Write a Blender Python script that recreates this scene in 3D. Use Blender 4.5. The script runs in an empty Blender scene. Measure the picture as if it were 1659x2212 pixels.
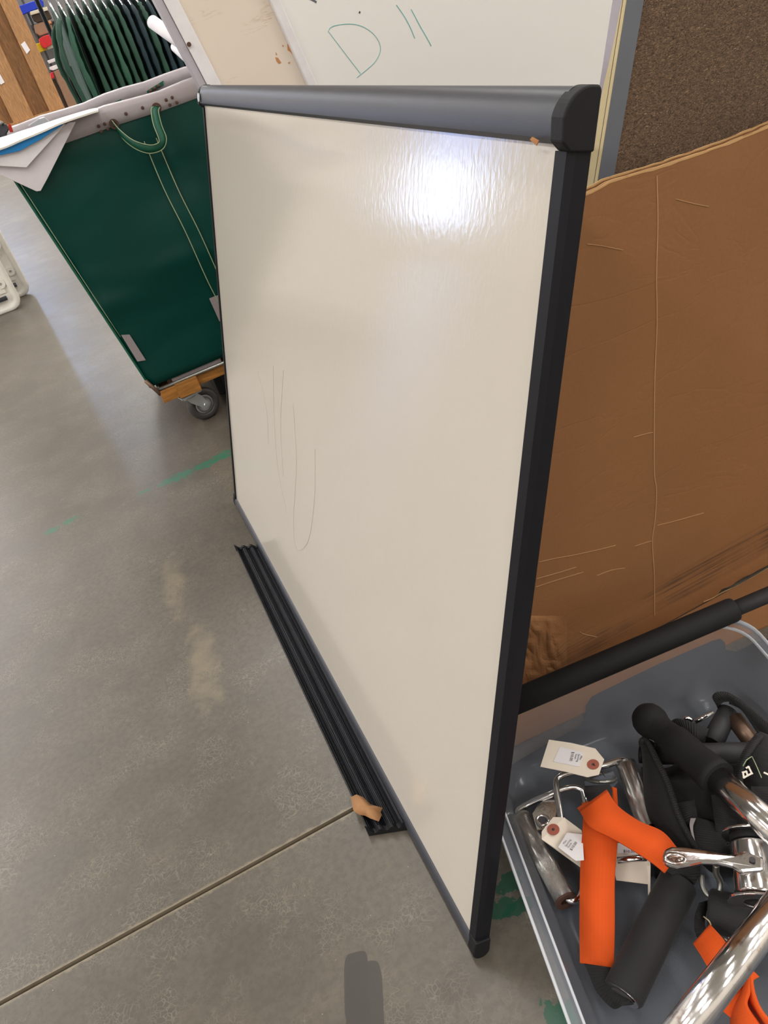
import bpy, math, random
import numpy as np
from mathutils import Vector, Matrix, noise as mnoise

S = bpy.context.scene
COL = S.collection
random.seed(7)

# ------------------------------------------------------------------ camera
FPX, CXP, CYP = 1690.0, 829.5, 1106.0
down = Vector((781, 2416, 1690)).normalized()
yv = Vector((-800, -923, 1690)).normalized()
yv = (yv - down * yv.dot(down)).normalized()
zv = -down
xv = yv.cross(zv)
RW = Matrix((xv, yv, zv))                 # world = RW @ cam (x right, y down, z forward)
CAM = Vector((0, 0, 1.0))
cd = bpy.data.cameras.new('camera')
cam = bpy.data.objects.new('camera', cd)
COL.objects.link(cam)
R3 = Matrix((RW @ Vector((1, 0, 0)), RW @ Vector((0, -1, 0)), RW @ Vector((0, 0, -1)))).transposed()
cam.matrix_world = Matrix.Translation(CAM) @ R3.to_4x4()
cd.sensor_fit = 'HORIZONTAL'
cd.sensor_width = 36.0
cd.lens = 36.0 * FPX / 1659.0
cd.clip_start = 0.02
cd.clip_end = 200
S.camera = cam

# ------------------------------------------------------------------ view and world
S.view_settings.view_transform = 'Standard'
S.view_settings.look = 'None'
S.view_settings.gamma = 1.0
S.view_settings.use_curve_mapping = False
S.view_settings.exposure = 0.0
w = bpy.data.worlds.new('world')
S.world = w
w.use_nodes = True
w.node_tree.nodes['Background'].inputs[0].default_value = (0.75, 0.72, 0.66, 1)
w.node_tree.nodes['Background'].inputs[1].default_value = 0.35

# ------------------------------------------------------------------ lights (ceiling fixtures' tubes)
ROOM = dict(x0=-13, x1=12, y0=-9, y1=18, h=6.5)
LAMPS = []
LIGHT_POWER = 130
for lx in (-9.5, -4.5, 0.6, 5.6, 10.0):
    for ly in (-6, -1.5, 3.0, 7.5, 12.0, 16.0):
        ld = bpy.data.lights.new('ceiling_tube', 'AREA')
        ld.shape = 'RECTANGLE'
        ld.size = 0.5
        ld.size_y = 2.4
        ld.energy = LIGHT_POWER * (0.45 if math.hypot(lx - .3, ly - 1.2) < 5.2 else 1.25)
        ld.color = (1.0, 0.972, 0.94)
        lo = bpy.data.objects.new('ceiling_tube', ld)
        lo.location = (lx, ly, 6.25)
        COL.objects.link(lo)
        LAMPS.append((lx, ly))


# ------------------------------------------------------------------ pixel helpers (authoring only)
def ray(px, py):
    return RW @ Vector(((px - CXP) / FPX, (py - CYP) / FPX, 1.0))


def at(px, py, z):
    d = ray(px, py)
    return CAM + d * ((z - CAM.z) / d.z)


def atY(px, py, Y):
    d = ray(px, py)
    return CAM + d * (Y / d.y)


# ------------------------------------------------------------------ node helpers
def lin(c):
    return tuple(((v / 255.0) / 12.92 if v / 255.0 <= 0.04045 else ((v / 255.0 + 0.055) / 1.055) ** 2.4) for v in c)


class NT:
    def __init__(s, name):
        s.m = bpy.data.materials.new(name)
        s.m.use_nodes = True
        s.t = s.m.node_tree
        s.b = s.t.nodes['Principled BSDF']

    def new(s, ty, **kw):
        n = s.t.nodes.new(ty)
        for k, v in kw.items():
            setattr(n, k, v)
        return n

    def set(s, sock, v):
        if isinstance(v, bpy.types.NodeSocket):
            s.t.links.new(v, sock)
        elif isinstance(v, (tuple, list)) and len(v) == 3 and sock.type == 'RGBA':
            sock.default_value = (*v, 1)
        else:
            sock.default_value = v

    def math(s, op, a, b=0.0, c=0.0):
        n = s.new('ShaderNodeMath', operation=op)
        s.set(n.inputs[0], a)
        s.set(n.inputs[1], b)
        if op in ('MULTIPLY_ADD', 'SMOOTH_MIN'):
            s.set(n.inputs[2], c)
        return n.outputs[0]

    def coord(s, kind='Object', scale=(1, 1, 1), rot=(0, 0, 0), loc=(0, 0, 0)):
        tc = s.new('ShaderNodeTexCoord')
        mp = s.new('ShaderNodeMapping')
        s.set(mp.inputs['Scale'], scale)
        s.set(mp.inputs['Rotation'], rot)
        s.set(mp.inputs['Location'], loc)
        s.t.links.new(tc.outputs[kind], mp.inputs[0])
        return mp.outputs[0]

    def noise(s, vec, scale, detail=4, rough=0.55, dist=0.0):
        n = s.new('ShaderNodeTexNoise')
        s.set(n.inputs['Vector'], vec)
        n.inputs['Scale'].default_value = scale
        n.inputs['Detail'].default_value = detail
        n.inputs['Roughness'].default_value = rough
        n.inputs['Distortion'].default_value = dist
        return n.outputs['Fac']

    def voro(s, vec, scale, feature='DISTANCE_TO_EDGE'):
        n = s.new('ShaderNodeTexVoronoi', feature=feature)
        s.set(n.inputs['Vector'], vec)
        n.inputs['Scale'].default_value = scale
        return n.outputs['Distance']

    def ramp(s, fac, a, b, smooth=True):
        n = s.new('ShaderNodeMapRange')
        n.interpolation_type = 'SMOOTHSTEP' if smooth else 'LINEAR'
        s.set(n.inputs['Value'], fac)
        n.inputs['From Min'].default_value = a
        n.inputs['From Max'].default_value = b
        return n.outputs[0]

    def mix(s, fac, a, b):
        n = s.new('ShaderNodeMix', data_type='RGBA')
        s.set(n.inputs[0], fac)
        s.set(n.inputs[6], a)
        s.set(n.inputs[7], b)
        return n.outputs[2]

    def bump(s, h, strength=0.3, dist=0.001):
        n = s.new('ShaderNodeBump')
        n.inputs['Strength'].default_value = strength
        n.inputs['Distance'].default_value = dist
        s.set(n.inputs['Height'], h)
        s.t.links.new(n.outputs[0], s.b.inputs['Normal'])


def simple(name, rgb, rough=0.5, metal=0.0, var=0.12, nscale=25, bump=0.15, bscale=120, bdist=0.001, coat=0.0, spec=0.5):
    t = NT(name)
    c = lin(rgb)
    v = t.coord()
    f = t.noise(v, nscale, 5)
    a = tuple(x * (1 - var) for x in c)
    b = tuple(min(1, x * (1 + var)) for x in c)
    t.set(t.b.inputs['Base Color'], t.mix(f, a, b))
    t.b.inputs['Roughness'].default_value = rough
    t.b.inputs['Metallic'].default_value = metal
    t.b.inputs['Coat Weight'].default_value = coat
    t.b.inputs['Specular IOR Level'].default_value = spec
    if bump:
        t.bump(t.noise(v, bscale, 3), bump, bdist)
    return t.m


MAT = {}


def mk(key, *a, **k):
    MAT[key] = simple(key, *a, **k)


mk('black_plastic', (22, 22, 25), 0.6, spec=.3, bscale=300)
mk('rail_metal', (50, 52, 60), 0.42, metal=0.0, bscale=500, bump=0.05)
mk('side_metal', (17, 18, 24), 0.5, spec=.3, bscale=500, bump=0.08)
mk('board_back', (120, 118, 112), 0.7)
mk('green_strap', (10, 88, 66), 0.5)
mk('stitch', (150, 165, 130), 0.8)
mk('rust', (84, 56, 46), 0.7)
mk('grey_vinyl', (172, 164, 168), 0.42, bscale=60, bump=0.3, bdist=0.003)
mk('grey_patch', (150, 140, 142), 0.6)
mk('steel', (150, 150, 145), 0.35, metal=0.9)
mk('rusty_steel', (120, 98, 84), 0.45, metal=0.8)
mk('zinc', (205, 214, 218), 0.32, metal=0.8)
mk('tyre', (62, 60, 60), 0.4)
mk('wheel_hub', (165, 165, 172), 0.45)
mk('white_plastic', (238, 234, 226), 0.45)
mk('white_paper', (228, 224, 228), 0.7)
mk('grey_board', (214, 208, 214), 0.6)
mk('blue_sheet', (0, 128, 200), 0.45)
mk('shelf_grey', (120, 118, 118), 0.5)
mk('blue_box', (5, 50, 190), 0.5)
mk('red_box', (200, 25, 35), 0.5)
mk('yellow_box', (205, 180, 5), 0.5)
mk('cream_box', (205, 200, 180), 0.6)
mk('brown_box', (150, 118, 95), 0.8)
mk('dark_goods', (60, 48, 36), 0.8)
mk('white_frame', (232, 230, 232), 0.45, bscale=200)
mk('frame_side', (180, 176, 184), 0.4)
mk('bare_wood', (200, 140, 92), 0.8)
mk('grey_trim', (100, 104, 112), 0.4, bump=0.04)
mk('mauve_metal', (150, 142, 148), 0.35, metal=0.2)
mk('peeled_veneer', (196, 180, 140), 0.7, nscale=60)
mk('rubber', (22, 22, 23), 0.7, spec=.3, bscale=400, bump=0.2, var=0.2)
mk('rubber_grey', (42, 42, 44), 0.6)
mk('tan_scrap', (160, 116, 76), 0.8, nscale=60, var=0.25)
mk('tag_card', (226, 214, 198), 0.8, var=0.04)
mk('sticker', (228, 224, 226), 0.5, var=0.02)
mk('ink', (70, 66, 68), 0.8, var=0)
mk('tag_ring', (160, 88, 72), 0.7)
mk('teal_ink', (104, 184, 184), 0.6, var=0.3, nscale=60)
mk('grey_ink', (192, 185, 174), 0.5, var=0.1)
mk('tote_shade', (62, 63, 67), 0.8)
mk('wire', (70, 70, 70), 0.4, metal=0.8)
mk('white_ink', (225, 218, 205), 0.6, var=0.04)
mk('ceiling_paint', (222, 219, 212), 0.9)
mk('wall_paint', (226, 220, 210), 0.9, nscale=1)
mk('lamp_body', (225, 225, 222), 0.5)
mk('hanger_metal', (225, 225, 230), 0.18, metal=1.0)
mk('cart_shade', (34, 35, 40), 0.6)
mk('rack_post', (72, 74, 80), 0.4, metal=0.4)
mk('red_plastic', (205, 50, 30), 0.4)


def wood(key, rgb, scale=(2, 2, 30)):
    t = NT(key)
    v = t.coord(scale=scale)
    f = t.noise(v, 6, 6, 0.6, 1.2)
    c = lin(rgb)
    t.set(t.b.inputs['Base Color'], t.mix(t.ramp(f, .3, .75), tuple(x * .62 for x in c), tuple(min(1, x * 1.18) for x in c)))
    t.b.inputs['Roughness'].default_value = 0.6
    t.bump(f, 0.2, 0.001)
    MAT[key] = t.m


wood('lumber', (176, 130, 84), (14, 14, 1.2))
wood('ply', (142, 100, 58), (5, 5, 1.0))
wood('base_wood', (176, 118, 50), (1.5, 12, 12))

# chrome with slight rust tint
t = NT('chrome')
v = t.coord()
f = t.noise(v, 60, 4)
t.set(t.b.inputs['Base Color'], t.mix(t.ramp(f, .55, .75), lin((226, 224, 224)), lin((150, 120, 105))))
t.b.inputs['Metallic'].default_value = 1
t.b.inputs['Roughness'].default_value = 0.16
t.bump(t.noise(v, 220, 3), 0.12, 0.0006)
MAT['chrome'] = t.m


def uv_sin(t, ku, kv):
    tc = t.new('ShaderNodeTexCoord')
    sp = t.new('ShaderNodeSeparateXYZ')
    t.t.links.new(tc.outputs['UV'], sp.inputs[0])
    a = t.math('MULTIPLY', sp.outputs[0], ku)
    b = t.math('MULTIPLY', sp.outputs[1], kv)
    return a, b


# knurled steel: diamond relief
t = NT('knurled')
a, b = uv_sin(t, 1900, 1900)
k1 = t.math('ABSOLUTE', t.math('SINE', t.math('ADD', a, b)))
k2 = t.math('ABSOLUTE', t.math('SINE', t.math('SUBTRACT', a, b)))
h = t.math('MINIMUM', k1, k2)
t.set(t.b.inputs['Base Color'], t.mix(t.ramp(h, 0, .5), lin((150, 142, 136)), lin((235, 232, 228))))
t.b.inputs['Metallic'].default_value = 1
t.b.inputs['Roughness'].default_value = 0.2
t.bump(h, 0.7, 0.0006)
MAT['knurled'] = t.m


def fabric(key, rgb, ku, kv, rough=0.85, dep=0.5, sheen=0.2, contrast=.5):
    t = NT(key)
    a, b = uv_sin(t, ku, kv)
    h = t.math('MULTIPLY', t.math('ADD', t.math('SINE', a), t.math('SINE', b)), 0.25)
    h = t.math('ADD', h, 0.5)
    v = t.coord()
    n = t.noise(v, 50, 4)
    c = lin(rgb)
    hh = t.math('ADD', t.math('MULTIPLY', h, .6), t.math('MULTIPLY', n, .4))
    t.set(t.b.inputs['Base Color'], t.mix(hh, tuple(x * (1 - contrast) for x in c), tuple(min(1, x * (1 + contrast)) for x in c)))
    t.b.inputs['Roughness'].default_value = rough
    t.b.inputs['Sheen Weight'].default_value = sheen
    t.bump(h, dep, 0.0008)
    MAT[key] = t.m


fabric('orange_web', (216, 80, 4), 1600, 2600, 0.85, 0.12, 0.0, .05)
fabric('black_web', (20, 20, 21), 1, 2200, 0.75, 1.0, 0.05, .6)
fabric('black_cloth', (14, 14, 15), 900, 900, 0.85, 0.3, 0.05, .3)
fabric('foam', (27, 27, 28), 1800, 1800, 0.75, 0.2, 0.05, .1)

# polyester garments
for key, rgb in (('garment_green', (30, 70, 54)), ('garment_teal', (11, 42, 50)), ('garment_mid', (40, 86, 66)), ('garment_dark', (10, 18, 24))):
    t = NT(key)
    v = t.coord()
    n = t.noise(v, 14, 4)
    c = lin(rgb)
    t.set(t.b.inputs['Base Color'], t.mix(n, tuple(x * .7 for x in c), tuple(x * 1.2 for x in c)))
    t.b.inputs['Roughness'].default_value = 0.7
    t.bump(t.noise(t.coord(scale=(6, 3, 1)), 8, 3), 0.4, 0.01)
    MAT[key] = t.m

# green vinyl of the cart
t = NT('green_vinyl')
v = t.coord()
n = t.noise(v, 2.5, 3, .5, .6)
c = lin((0, 60, 52))
t.set(t.b.inputs['Base Color'], t.mix(n, tuple(x * .75 for x in c), tuple(x * 1.2 for x in c)))
t.b.inputs['Roughness'].default_value = 0.42
t.b.inputs['Specular IOR Level'].default_value = 0.22
t.bump(t.noise(t.coord(scale=(.9, 1, 2.2), rot=(0, .8, 0)), 2.4, 1, .4, .6), 0.8, 0.05)
MAT['green_vinyl'] = t.m

# whiteboard enamel
t = NT('board_enamel')
v = t.coord()
t.set(t.b.inputs['Base Color'], t.mix(t.noise(v, 1.5, 3), lin((200, 193, 182)), lin((206, 199, 189))))
t.b.inputs['Roughness'].default_value = 0.13
t.b.inputs['Specular IOR Level'].default_value = 0.55
hgt = t.noise(t.coord(scale=(1.0, 1.0, .45)), 190, 2, .5)
t.bump(hgt, 0.6, 0.00023)
MAT['board_enamel'] = t.m

t = NT('rear_enamel')
v = t.coord()
t.set(t.b.inputs['Base Color'], t.mix(t.noise(v, 3, 4), lin((238, 235, 231)), lin((242, 240, 237))))
t.b.inputs['Roughness'].default_value = 0.4
MAT['rear_enamel'] = t.m

# cracked cream panel
t = NT('cream_panel')
v = t.coord()
vs = t.coord(scale=(1, 1, 9), rot=(0, 0.25, 0))
f = t.noise(vs, 2.2, 5, .6, .6)
base = t.mix(t.noise(v, 4, 3), lin((224, 210, 194)), lin((232, 220, 206)))
crk = t.math('MULTIPLY', t.ramp(t.math('ABSOLUTE', t.math('SUBTRACT', f, .56)), 0.012, 0.0), t.ramp(t.noise(v, 9, 3), .45, .6))
base = t.mix(t.math('MULTIPLY', crk, .7), base, lin((206, 180, 152)))
t.set(t.b.inputs['Base Color'], base)
t.b.inputs['Roughness'].default_value = 0.6
t.bump(f, 0.2, 0.001)
MAT['cream_panel'] = t.m

# brown tweed panel fabric
t = NT('tweed')
v = t.coord(scale=(1, 1, 2.2), rot=(0, .5, 0))
f1 = t.noise(v, 240, 4, .75, 1.5)
f2 = t.noise(t.coord(scale=(1, 1, 3.5), rot=(0, .45, 0)), 260, 2, .6, .6)
col = t.mix(t.ramp(f1, .35, .65), lin((64, 49, 36)), lin((142, 114, 88)))
col = t.mix(t.ramp(f2, .62, .7), col, lin((190, 160, 126)))
t.set(t.b.inputs['Base Color'], col)
t.b.inputs['Roughness'].default_value = 0.95
t.bump(f1, 0.9, 0.003)
MAT['tweed'] = t.m

# corrugated cardboard
t = NT('cardboard')
v = t.coord()
vs = t.coord(scale=(1, 1, 14), rot=(0, -.12, 0))
base = t.mix(t.noise(v, 5, 5), lin((132, 91, 56)), lin((147, 103, 66)))
base = t.mix(t.math('MULTIPLY', t.noise(v, 220, 2), .35), base, lin((108, 70, 40)))
# black rubbed streaks low on the face
sp = t.new('ShaderNodeSeparateXYZ')
tc = t.new('ShaderNodeTexCoord')
t.t.links.new(tc.outputs['Object'], sp.inputs[0])
line = t.math('ADD', t.math('MULTIPLY', sp.outputs[0], -0.05), sp.outputs[2])
d = t.math('ABSOLUTE', t.math('SUBTRACT', line, 0.066))
band = t.math('MULTIPLY', t.ramp(d, 0.040, 0.020), t.ramp(sp.outputs[0], -.34, -.20))
st = t.ramp(t.noise(t.coord(scale=(.8, 1, 60), rot=(0, .06, 0)), 3.5, 4, .6, .1), .40, .58)
st = t.math('MULTIPLY', st, band)
st = t.math('MULTIPLY', st, t.ramp(t.noise(v, 5, 3), .34, .56))
base = t.mix(t.math('MULTIPLY', st, .8), base, lin((52, 42, 36)))
t.set(t.b.inputs['Base Color'], base)
t.b.inputs['Roughness'].default_value = 0.7
t.b.inputs['Specular IOR Level'].default_value = 0.3
wr = t.ramp(t.math('ABSOLUTE', t.math('SUBTRACT', t.noise(t.coord(scale=(1, 1, 3), rot=(0, -.1, 0)), 2.6, 4, .6, .8), .5)), 0, .02)
t.bump(t.math('ADD', t.math('MULTIPLY', wr, .5), t.math('MULTIPLY', t.noise(v, 60, 3), .5)), 0.3, 0.0009)
MAT['cardboard'] = t.m
mk('kraft_edge', (186, 146, 98), 0.8, nscale=80)
mk('kraft_crease', (172, 132, 92), 0.8)

# translucent tote plastic
t = NT('clear_plastic')
tr = t.new('ShaderNodeBsdfTransparent')
t.set(tr.inputs[0], (0.86, 0.89, 0.93))
mx = t.new('ShaderNodeMixShader')
t.set(t.b.inputs['Base Color'], lin((176, 182, 192)))
t.b.inputs['Roughness'].default_value = 0.15
mx.inputs[0].default_value = 0.2
out = t.t.nodes['Material Output']
t.t.links.new(tr.outputs[0], mx.inputs[1])
t.t.links.new(t.b.outputs[0], mx.inputs[2])
t.t.links.new(mx.outputs[0], out.inputs[0])
t.bump(t.noise(t.coord(), 12, 3), .1, .003)
MAT['clear_plastic'] = t.m
t = NT('rim_plastic')
tr = t.new('ShaderNodeBsdfTransparent')
t.set(tr.inputs[0], (0.86, 0.9, 0.95))
mx = t.new('ShaderNodeMixShader')
t.set(t.b.inputs['Base Color'], lin((196, 200, 206)))
t.b.inputs['Roughness'].default_value = 0.25
mx.inputs[0].default_value = 0.8
t.t.links.new(tr.outputs[0], mx.inputs[1])
t.t.links.new(t.b.outputs[0], mx.inputs[2])
t.t.links.new(mx.outputs[0], t.t.nodes['Material Output'].inputs[0])
MAT['rim_plastic'] = t.m

# daylight glazing
t = NT('daylight')
t.b.inputs['Base Color'].default_value = (0.3, 0.4, 0.6, 1)
t.b.inputs['Emission Color'].default_value = (0.55, 0.68, 1.0, 1)
t.b.inputs['Emission Strength'].default_value = 10.5
MAT['daylight'] = t.m
t = NT('daylight_upper')
t.b.inputs['Base Color'].default_value = (0.3, 0.4, 0.6, 1)
t.b.inputs['Emission Color'].default_value = (0.25, 0.42, 1.0, 1)
t.b.inputs['Emission Strength'].default_value = 6.0
MAT['daylight_upper'] = t.m
t = NT('daylight_high')
t.b.inputs['Base Color'].default_value = (0.3, 0.4, 0.6, 1)
t.b.inputs['Emission Color'].default_value = (0.34, 0.55, 1.0, 1)
t.b.inputs['Emission Strength'].default_value = 45.0
MAT['daylight_high'] = t.m
t = NT('tube_glow')
t.b.inputs['Emission Color'].default_value = (1.0, 0.94, 0.84, 1)
t.b.inputs['Emission Strength'].default_value = 3.0
MAT['tube_glow'] = t.m

# concrete
t = NT('concrete')
v = t.coord()
big = t.noise(v, 1.1, 4, .55, .3)
mid = t.noise(v, 7, 5, .6, .2)
fin = t.noise(v, 95, 3, .6)
base = t.mix(t.ramp(big, .3, .7), lin((80, 75, 65)), lin((104, 98, 90)))
base = t.mix(t.math('MULTIPLY', t.ramp(mid, .38, .68), .8), base, lin((100, 92, 81)))
base = t.mix(t.math('MULTIPLY', t.ramp(fin, .36, .68), .4), base, lin((71, 66, 59)))
# hairline crazing
wv = t.new('ShaderNodeVectorMath', operation='ADD')
nz = t.new('ShaderNodeTexNoise')
nz.inputs['Scale'].default_value = 22
t.t.links.new(v, nz.inputs['Vector'])
sc = t.new('ShaderNodeVectorMath', operation='SCALE')
t.t.links.new(nz.outputs['Color'], sc.inputs[0])
sc.inputs['Scale'].default_value = 0.05
t.t.links.new(v, wv.inputs[0])
t.t.links.new(sc.outputs[0], wv.inputs[1])
cr = t.voro(wv.outputs[0], 150)
crk = t.math('MULTIPLY', t.ramp(cr, 0.09, 0.0), t.ramp(t.noise(v, 8, 4, .7), .42, .66))
base = t.mix(t.math('MULTIPLY', crk, .5), base, lin((140, 132, 116)))
# grit
gr = t.voro(v, 70, 'F1')
base = t.mix(t.math('MULTIPLY', t.ramp(gr, .06, .03), t.ramp(t.noise(v, 33, 2), .58, .62)), base, lin((178, 166, 144)))
sp = t.new('ShaderNodeSeparateXYZ')
t.t.links.new(v, sp.inputs[0])
SX, SY = sp.outputs[0], sp.outputs[1]


def blob(px, py, rx, ry, nscale=14, amp=.9, ang=0.0, pts=None, lo=0.0, hi=.12, sq=False):
    c = at(px, py, 0)
    dx = t.math('SUBTRACT', SX, c.x)
    dy = t.math('SUBTRACT', SY, c.y)
    ca, sa = math.cos(ang), math.sin(ang)
    ex = t.math('ADD', t.math('MULTIPLY', dx, ca / rx), t.math('MULTIPLY', dy, sa / rx))
    ey = t.math('ADD', t.math('MULTIPLY', dx, -sa / ry), t.math('MULTIPLY', dy, ca / ry))
    r2 = t.math('ADD', t.math('POWER', t.math('ABSOLUTE', ex), 5 if sq else 2), t.math('POWER', t.math('ABSOLUTE', ey), 5 if sq else 2))
    m = t.math('SUBTRACT', 1.0, r2)
    m = t.math('ADD', m, t.math('MULTIPLY', t.math('SUBTRACT', t.noise(v, nscale, 4, .6), .5), amp * 2))
    return t.ramp(m, lo, hi)


for (px, py, rx, ry, am) in ((375, 1260, .035, .15, 1.2), (440, 1440, .04, .17, 1.3)):
    base = t.mix(t.math('MULTIPLY', blob(px, py, rx, ry, 24, am, -.1, lo=.0, hi=1.3), .6), base, lin((138, 127, 104)))
for (px, py, rx, ry) in ((480, 985, .05, .035), (385, 1030, .075, .03), (445, 1003, .05, .03), (152, 1124, .035, .018), (112, 1146, .035, .018), (310, 1062, .03, .010)):
    base = t.mix(t.math('MULTIPLY', blob(px, py, rx, ry, 75, 2.0, lo=.45, hi=.62), .8), base, lin((38, 104, 80)))
for (px, py, rx, ry) in ((1100, 1905, .03, .016), (1085, 1960, .025, .014), (1125, 1958, .025, .012), (1205, 2195, .02, .03), (1245, 2180, .02, .02)):
    base = t.mix(t.math('MULTIPLY', blob(px, py, rx, ry, 60, 1.6, lo=.3, hi=.42), .85), base, lin((14, 76, 56)))
for (px, py, rx, ry, an) in ((788, 2190, .024, .062, -.36), (770, 2130, .016, .042, -.36)):
    base = t.mix(t.math('MULTIPLY', blob(px, py, rx, ry, 40, .3, an, sq=True), .95), base, lin((62, 58, 54)))
base = t.mix(t.math('MULTIPLY', blob(1010, 2110, .05, .03, 20, .6, lo=0, hi=.8), .4), base, lin((64, 58, 50)))
# pale dust edge along the saw cut
jd = t.math('ABSOLUTE', t.math('SUBTRACT', SY, 0.778))
jd = t.math('ADD', jd, t.math('MULTIPLY', t.math('SUBTRACT', t.noise(v, 70, 3), .5), .012))
base = t.mix(t.math('MULTIPLY', t.ramp(jd, .009, .004), .6), base, lin((144, 132, 110)))
t.set(t.b.inputs['Base Color'], base)
t.set(t.b.inputs['Roughness'], t.math('ADD', t.math('MULTIPLY', mid, .16), .285))
t.b.inputs['Specular IOR Level'].default_value = 0.5
t.bump(fin, 0.12, 0.001)
MAT['concrete'] = t.m
mk('joint_dirt', (74, 58, 46), 0.9, nscale=90, var=.4)


# ------------------------------------------------------------------ mesh helpers
def V(*a):
    return Vector(a)


class MB:
    def __init__(s):
        s.v, s.f, s.uv = [], [], []
        s.smooth = False

    def add(s, vs, fs, uvs=None):
        n = len(s.v)
        s.v += [Vector(p) for p in vs]
        for i, f in enumerate(fs):
            s.f.append(tuple(n + k for k in f))
            s.uv.append(uvs[i] if uvs else [(0, 0)] * len(f))
        return s

    def hexa(s, p):      # eight corners: bottom four, top four
        return s.add(p, [(3, 2, 1, 0), (4, 5, 6, 7), (0, 1, 5, 4), (1, 2, 6, 5), (2, 3, 7, 6), (3, 0, 4, 7)])

    def box(s, x0, x1, y0, y1, z0, z1, f=lambda x, y, z: V(x, y, z)):
        return s.hexa([f(x0, y0, z0), f(x1, y0, z0), f(x1, y1, z0), f(x0, y1, z0), f(x0, y0, z1), f(x1, y0, z1), f(x1, y1, z1), f(x0, y1, z1)])

    def prism(s, prof, t0, t1, f):   # prof: list of (a,b); f(a,b,t)
        n = len(prof)
        vs = [f(a, b, t0) for a, b in prof] + [f(a, b, t1) for a, b in prof]
        fs = [tuple(range(n))[::-1], tuple(range(n, 2 * n))]
        fs += [(i, (i + 1) % n, n + (i + 1) % n, n + i) for i in range(n)]
        return s.add(vs, fs)

    def plate(s, pts, off):   # polygon of 3D points thickened by vector off
        n = len(pts)
        pts = [Vector(p) for p in pts]
        return s.add(pts + [p + off for p in pts], [tuple(range(n))[::-1], tuple(range(n, 2 * n))] + [(i, (i + 1) % n, n + (i + 1) % n, n + i) for i in range(n)])

    def tube(s, path, r, n=16, caps=True, inner=None):
        path = [Vector(p) for p in path]
        rs = r if isinstance(r, (list, tuple)) else [r] * len(path)
        tg = []
        for i in range(len(path)):
            a = path[max(i - 1, 0)]
            b = path[min(i + 1, len(path) - 1)]
            d = (b - a)
            tg.append(d.normalized() if d.length > 1e-9 else (tg[-1] if tg else V(0, 0, 1)))
        up = V(0, 0, 1) if abs(tg[0].z) < .9 else V(1, 0, 0)
        nrm = (up - tg[0] * up.dot(tg[0])).normalized()
        vs, L = [], [0.0]
        for i, p in enumerate(path):
            if i:
                L.append(L[-1] + (p - path[i - 1]).length)
            nn = nrm - tg[i] * nrm.dot(tg[i])
            if nn.length > 1e-6:
                nrm = nn.normalized()
            bn = tg[i].cross(nrm)
            for k in range(n):
                a = 2 * math.pi * k / n
                vs.append(p + (nrm * math.cos(a) + bn * math.sin(a)) * rs[i])
        fs, uvs = [], []
        R = max(rs)
        for i in range(len(path) - 1):
            for k in range(n):
                k2 = (k + 1) % n
                fs.append((i * n + k, i * n + k2, (i + 1) * n + k2, (i + 1) * n + k))
                u0, u1 = 2 * math.pi * R * k / n, 2 * math.pi * R * (k + 1) / n
                uvs.append([(u0, L[i]), (u1, L[i]), (u1, L[i + 1]), (u0, L[i + 1])])
        if caps:
            fs.append(tuple(range(n))[::-1])
            uvs.append([(0, 0)] * n)
            m = (len(path) - 1) * n
            fs.append(tuple(range(m, m + n)))
            uvs.append([(0, 0)] * n)
        s.smooth = True
        return s.add(vs, fs, uvs)

    def ribbon(s, L, R, th=0.002, closed=False):     # left and right edge point lists
        L = [Vector(p) for p in L]
        R = [Vector(p) for p in R]
        n = len(L)
        ns = []
        for i in range(n):
            a = max(i - 1, 0)
            b = min(i + 1, n - 1)
            tdir = ((L[b] + R[b]) - (L[a] + R[a]))
            nn = (R[i] - L[i]).cross(tdir)
            ns.append(nn.normalized() if nn.length > 1e-9 else V(0, 0, 1))
        for i in range(1, n):
            if ns[i].dot(ns[i - 1]) < 0:
                ns[i] = -ns[i]
        vs, acc = [], [0.0]
        for i in range(n):
            o = ns[i] * th / 2
            vs += [L[i] + o, R[i] + o, R[i] - o, L[i] - o]
            if i:
                acc.append(acc[-1] + ((L[i] + R[i] - L[i - 1] - R[i - 1]) / 2).length)
        fs, uvs = [], []
        W = (R[0] - L[0]).length
        for i in range(n - 1):
            a, b = 4 * i, 4 * i + 4
            for (p, q) in ((0, 1), (1, 2), (2, 3), (3, 0)):
                fs.append((a + p, a + q, b + q, b + p))
                up = 0 if p in (0, 3) else W
                uq = 0 if q in (0, 3) else W
                uvs.append([(up, acc[i]), (uq, acc[i]), (uq, acc[i + 1]), (up, acc[i + 1])])
        fs += [(3, 2, 1, 0), (4 * n - 4, 4 * n - 3, 4 * n - 2, 4 * n - 1)]
        uvs += [[(0, 0)] * 4] * 2
        return s.add(vs, fs, uvs)

    def disc(s, c, nrm, r, th, n=20, hole=0.0):
        nrm = Vector(nrm).normalized()
        up = V(0, 0, 1) if abs(nrm.z) < .9 else V(1, 0, 0)
        a = (up - nrm * up.dot(nrm)).normalized()
        b = nrm.cross(a)
        c = Vector(c)
        if not hole:
            pts = [c + (a * math.cos(2 * math.pi * k / n) + b * math.sin(2 * math.pi * k / n)) * r for k in range(n)]
            return s.plate(pts, nrm * th)
        vs = []
        for k in range(n):
            d = a * math.cos(2 * math.pi * k / n) + b * math.sin(2 * math.pi * k / n)
            vs += [c + d * r, c + d * hole, c + d * r + nrm * th, c + d * hole + nrm * th]
        fs = []
        for k in range(n):
            i, j = 4 * k, 4 * ((k + 1) % n)
            fs += [(i, j, j + 1, i + 1), (i + 2, i + 3, j + 3, j + 2), (i, i + 2, j + 2, j), (i + 1, j + 1, j + 3, i + 3)]
        return s.add(vs, fs)

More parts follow.
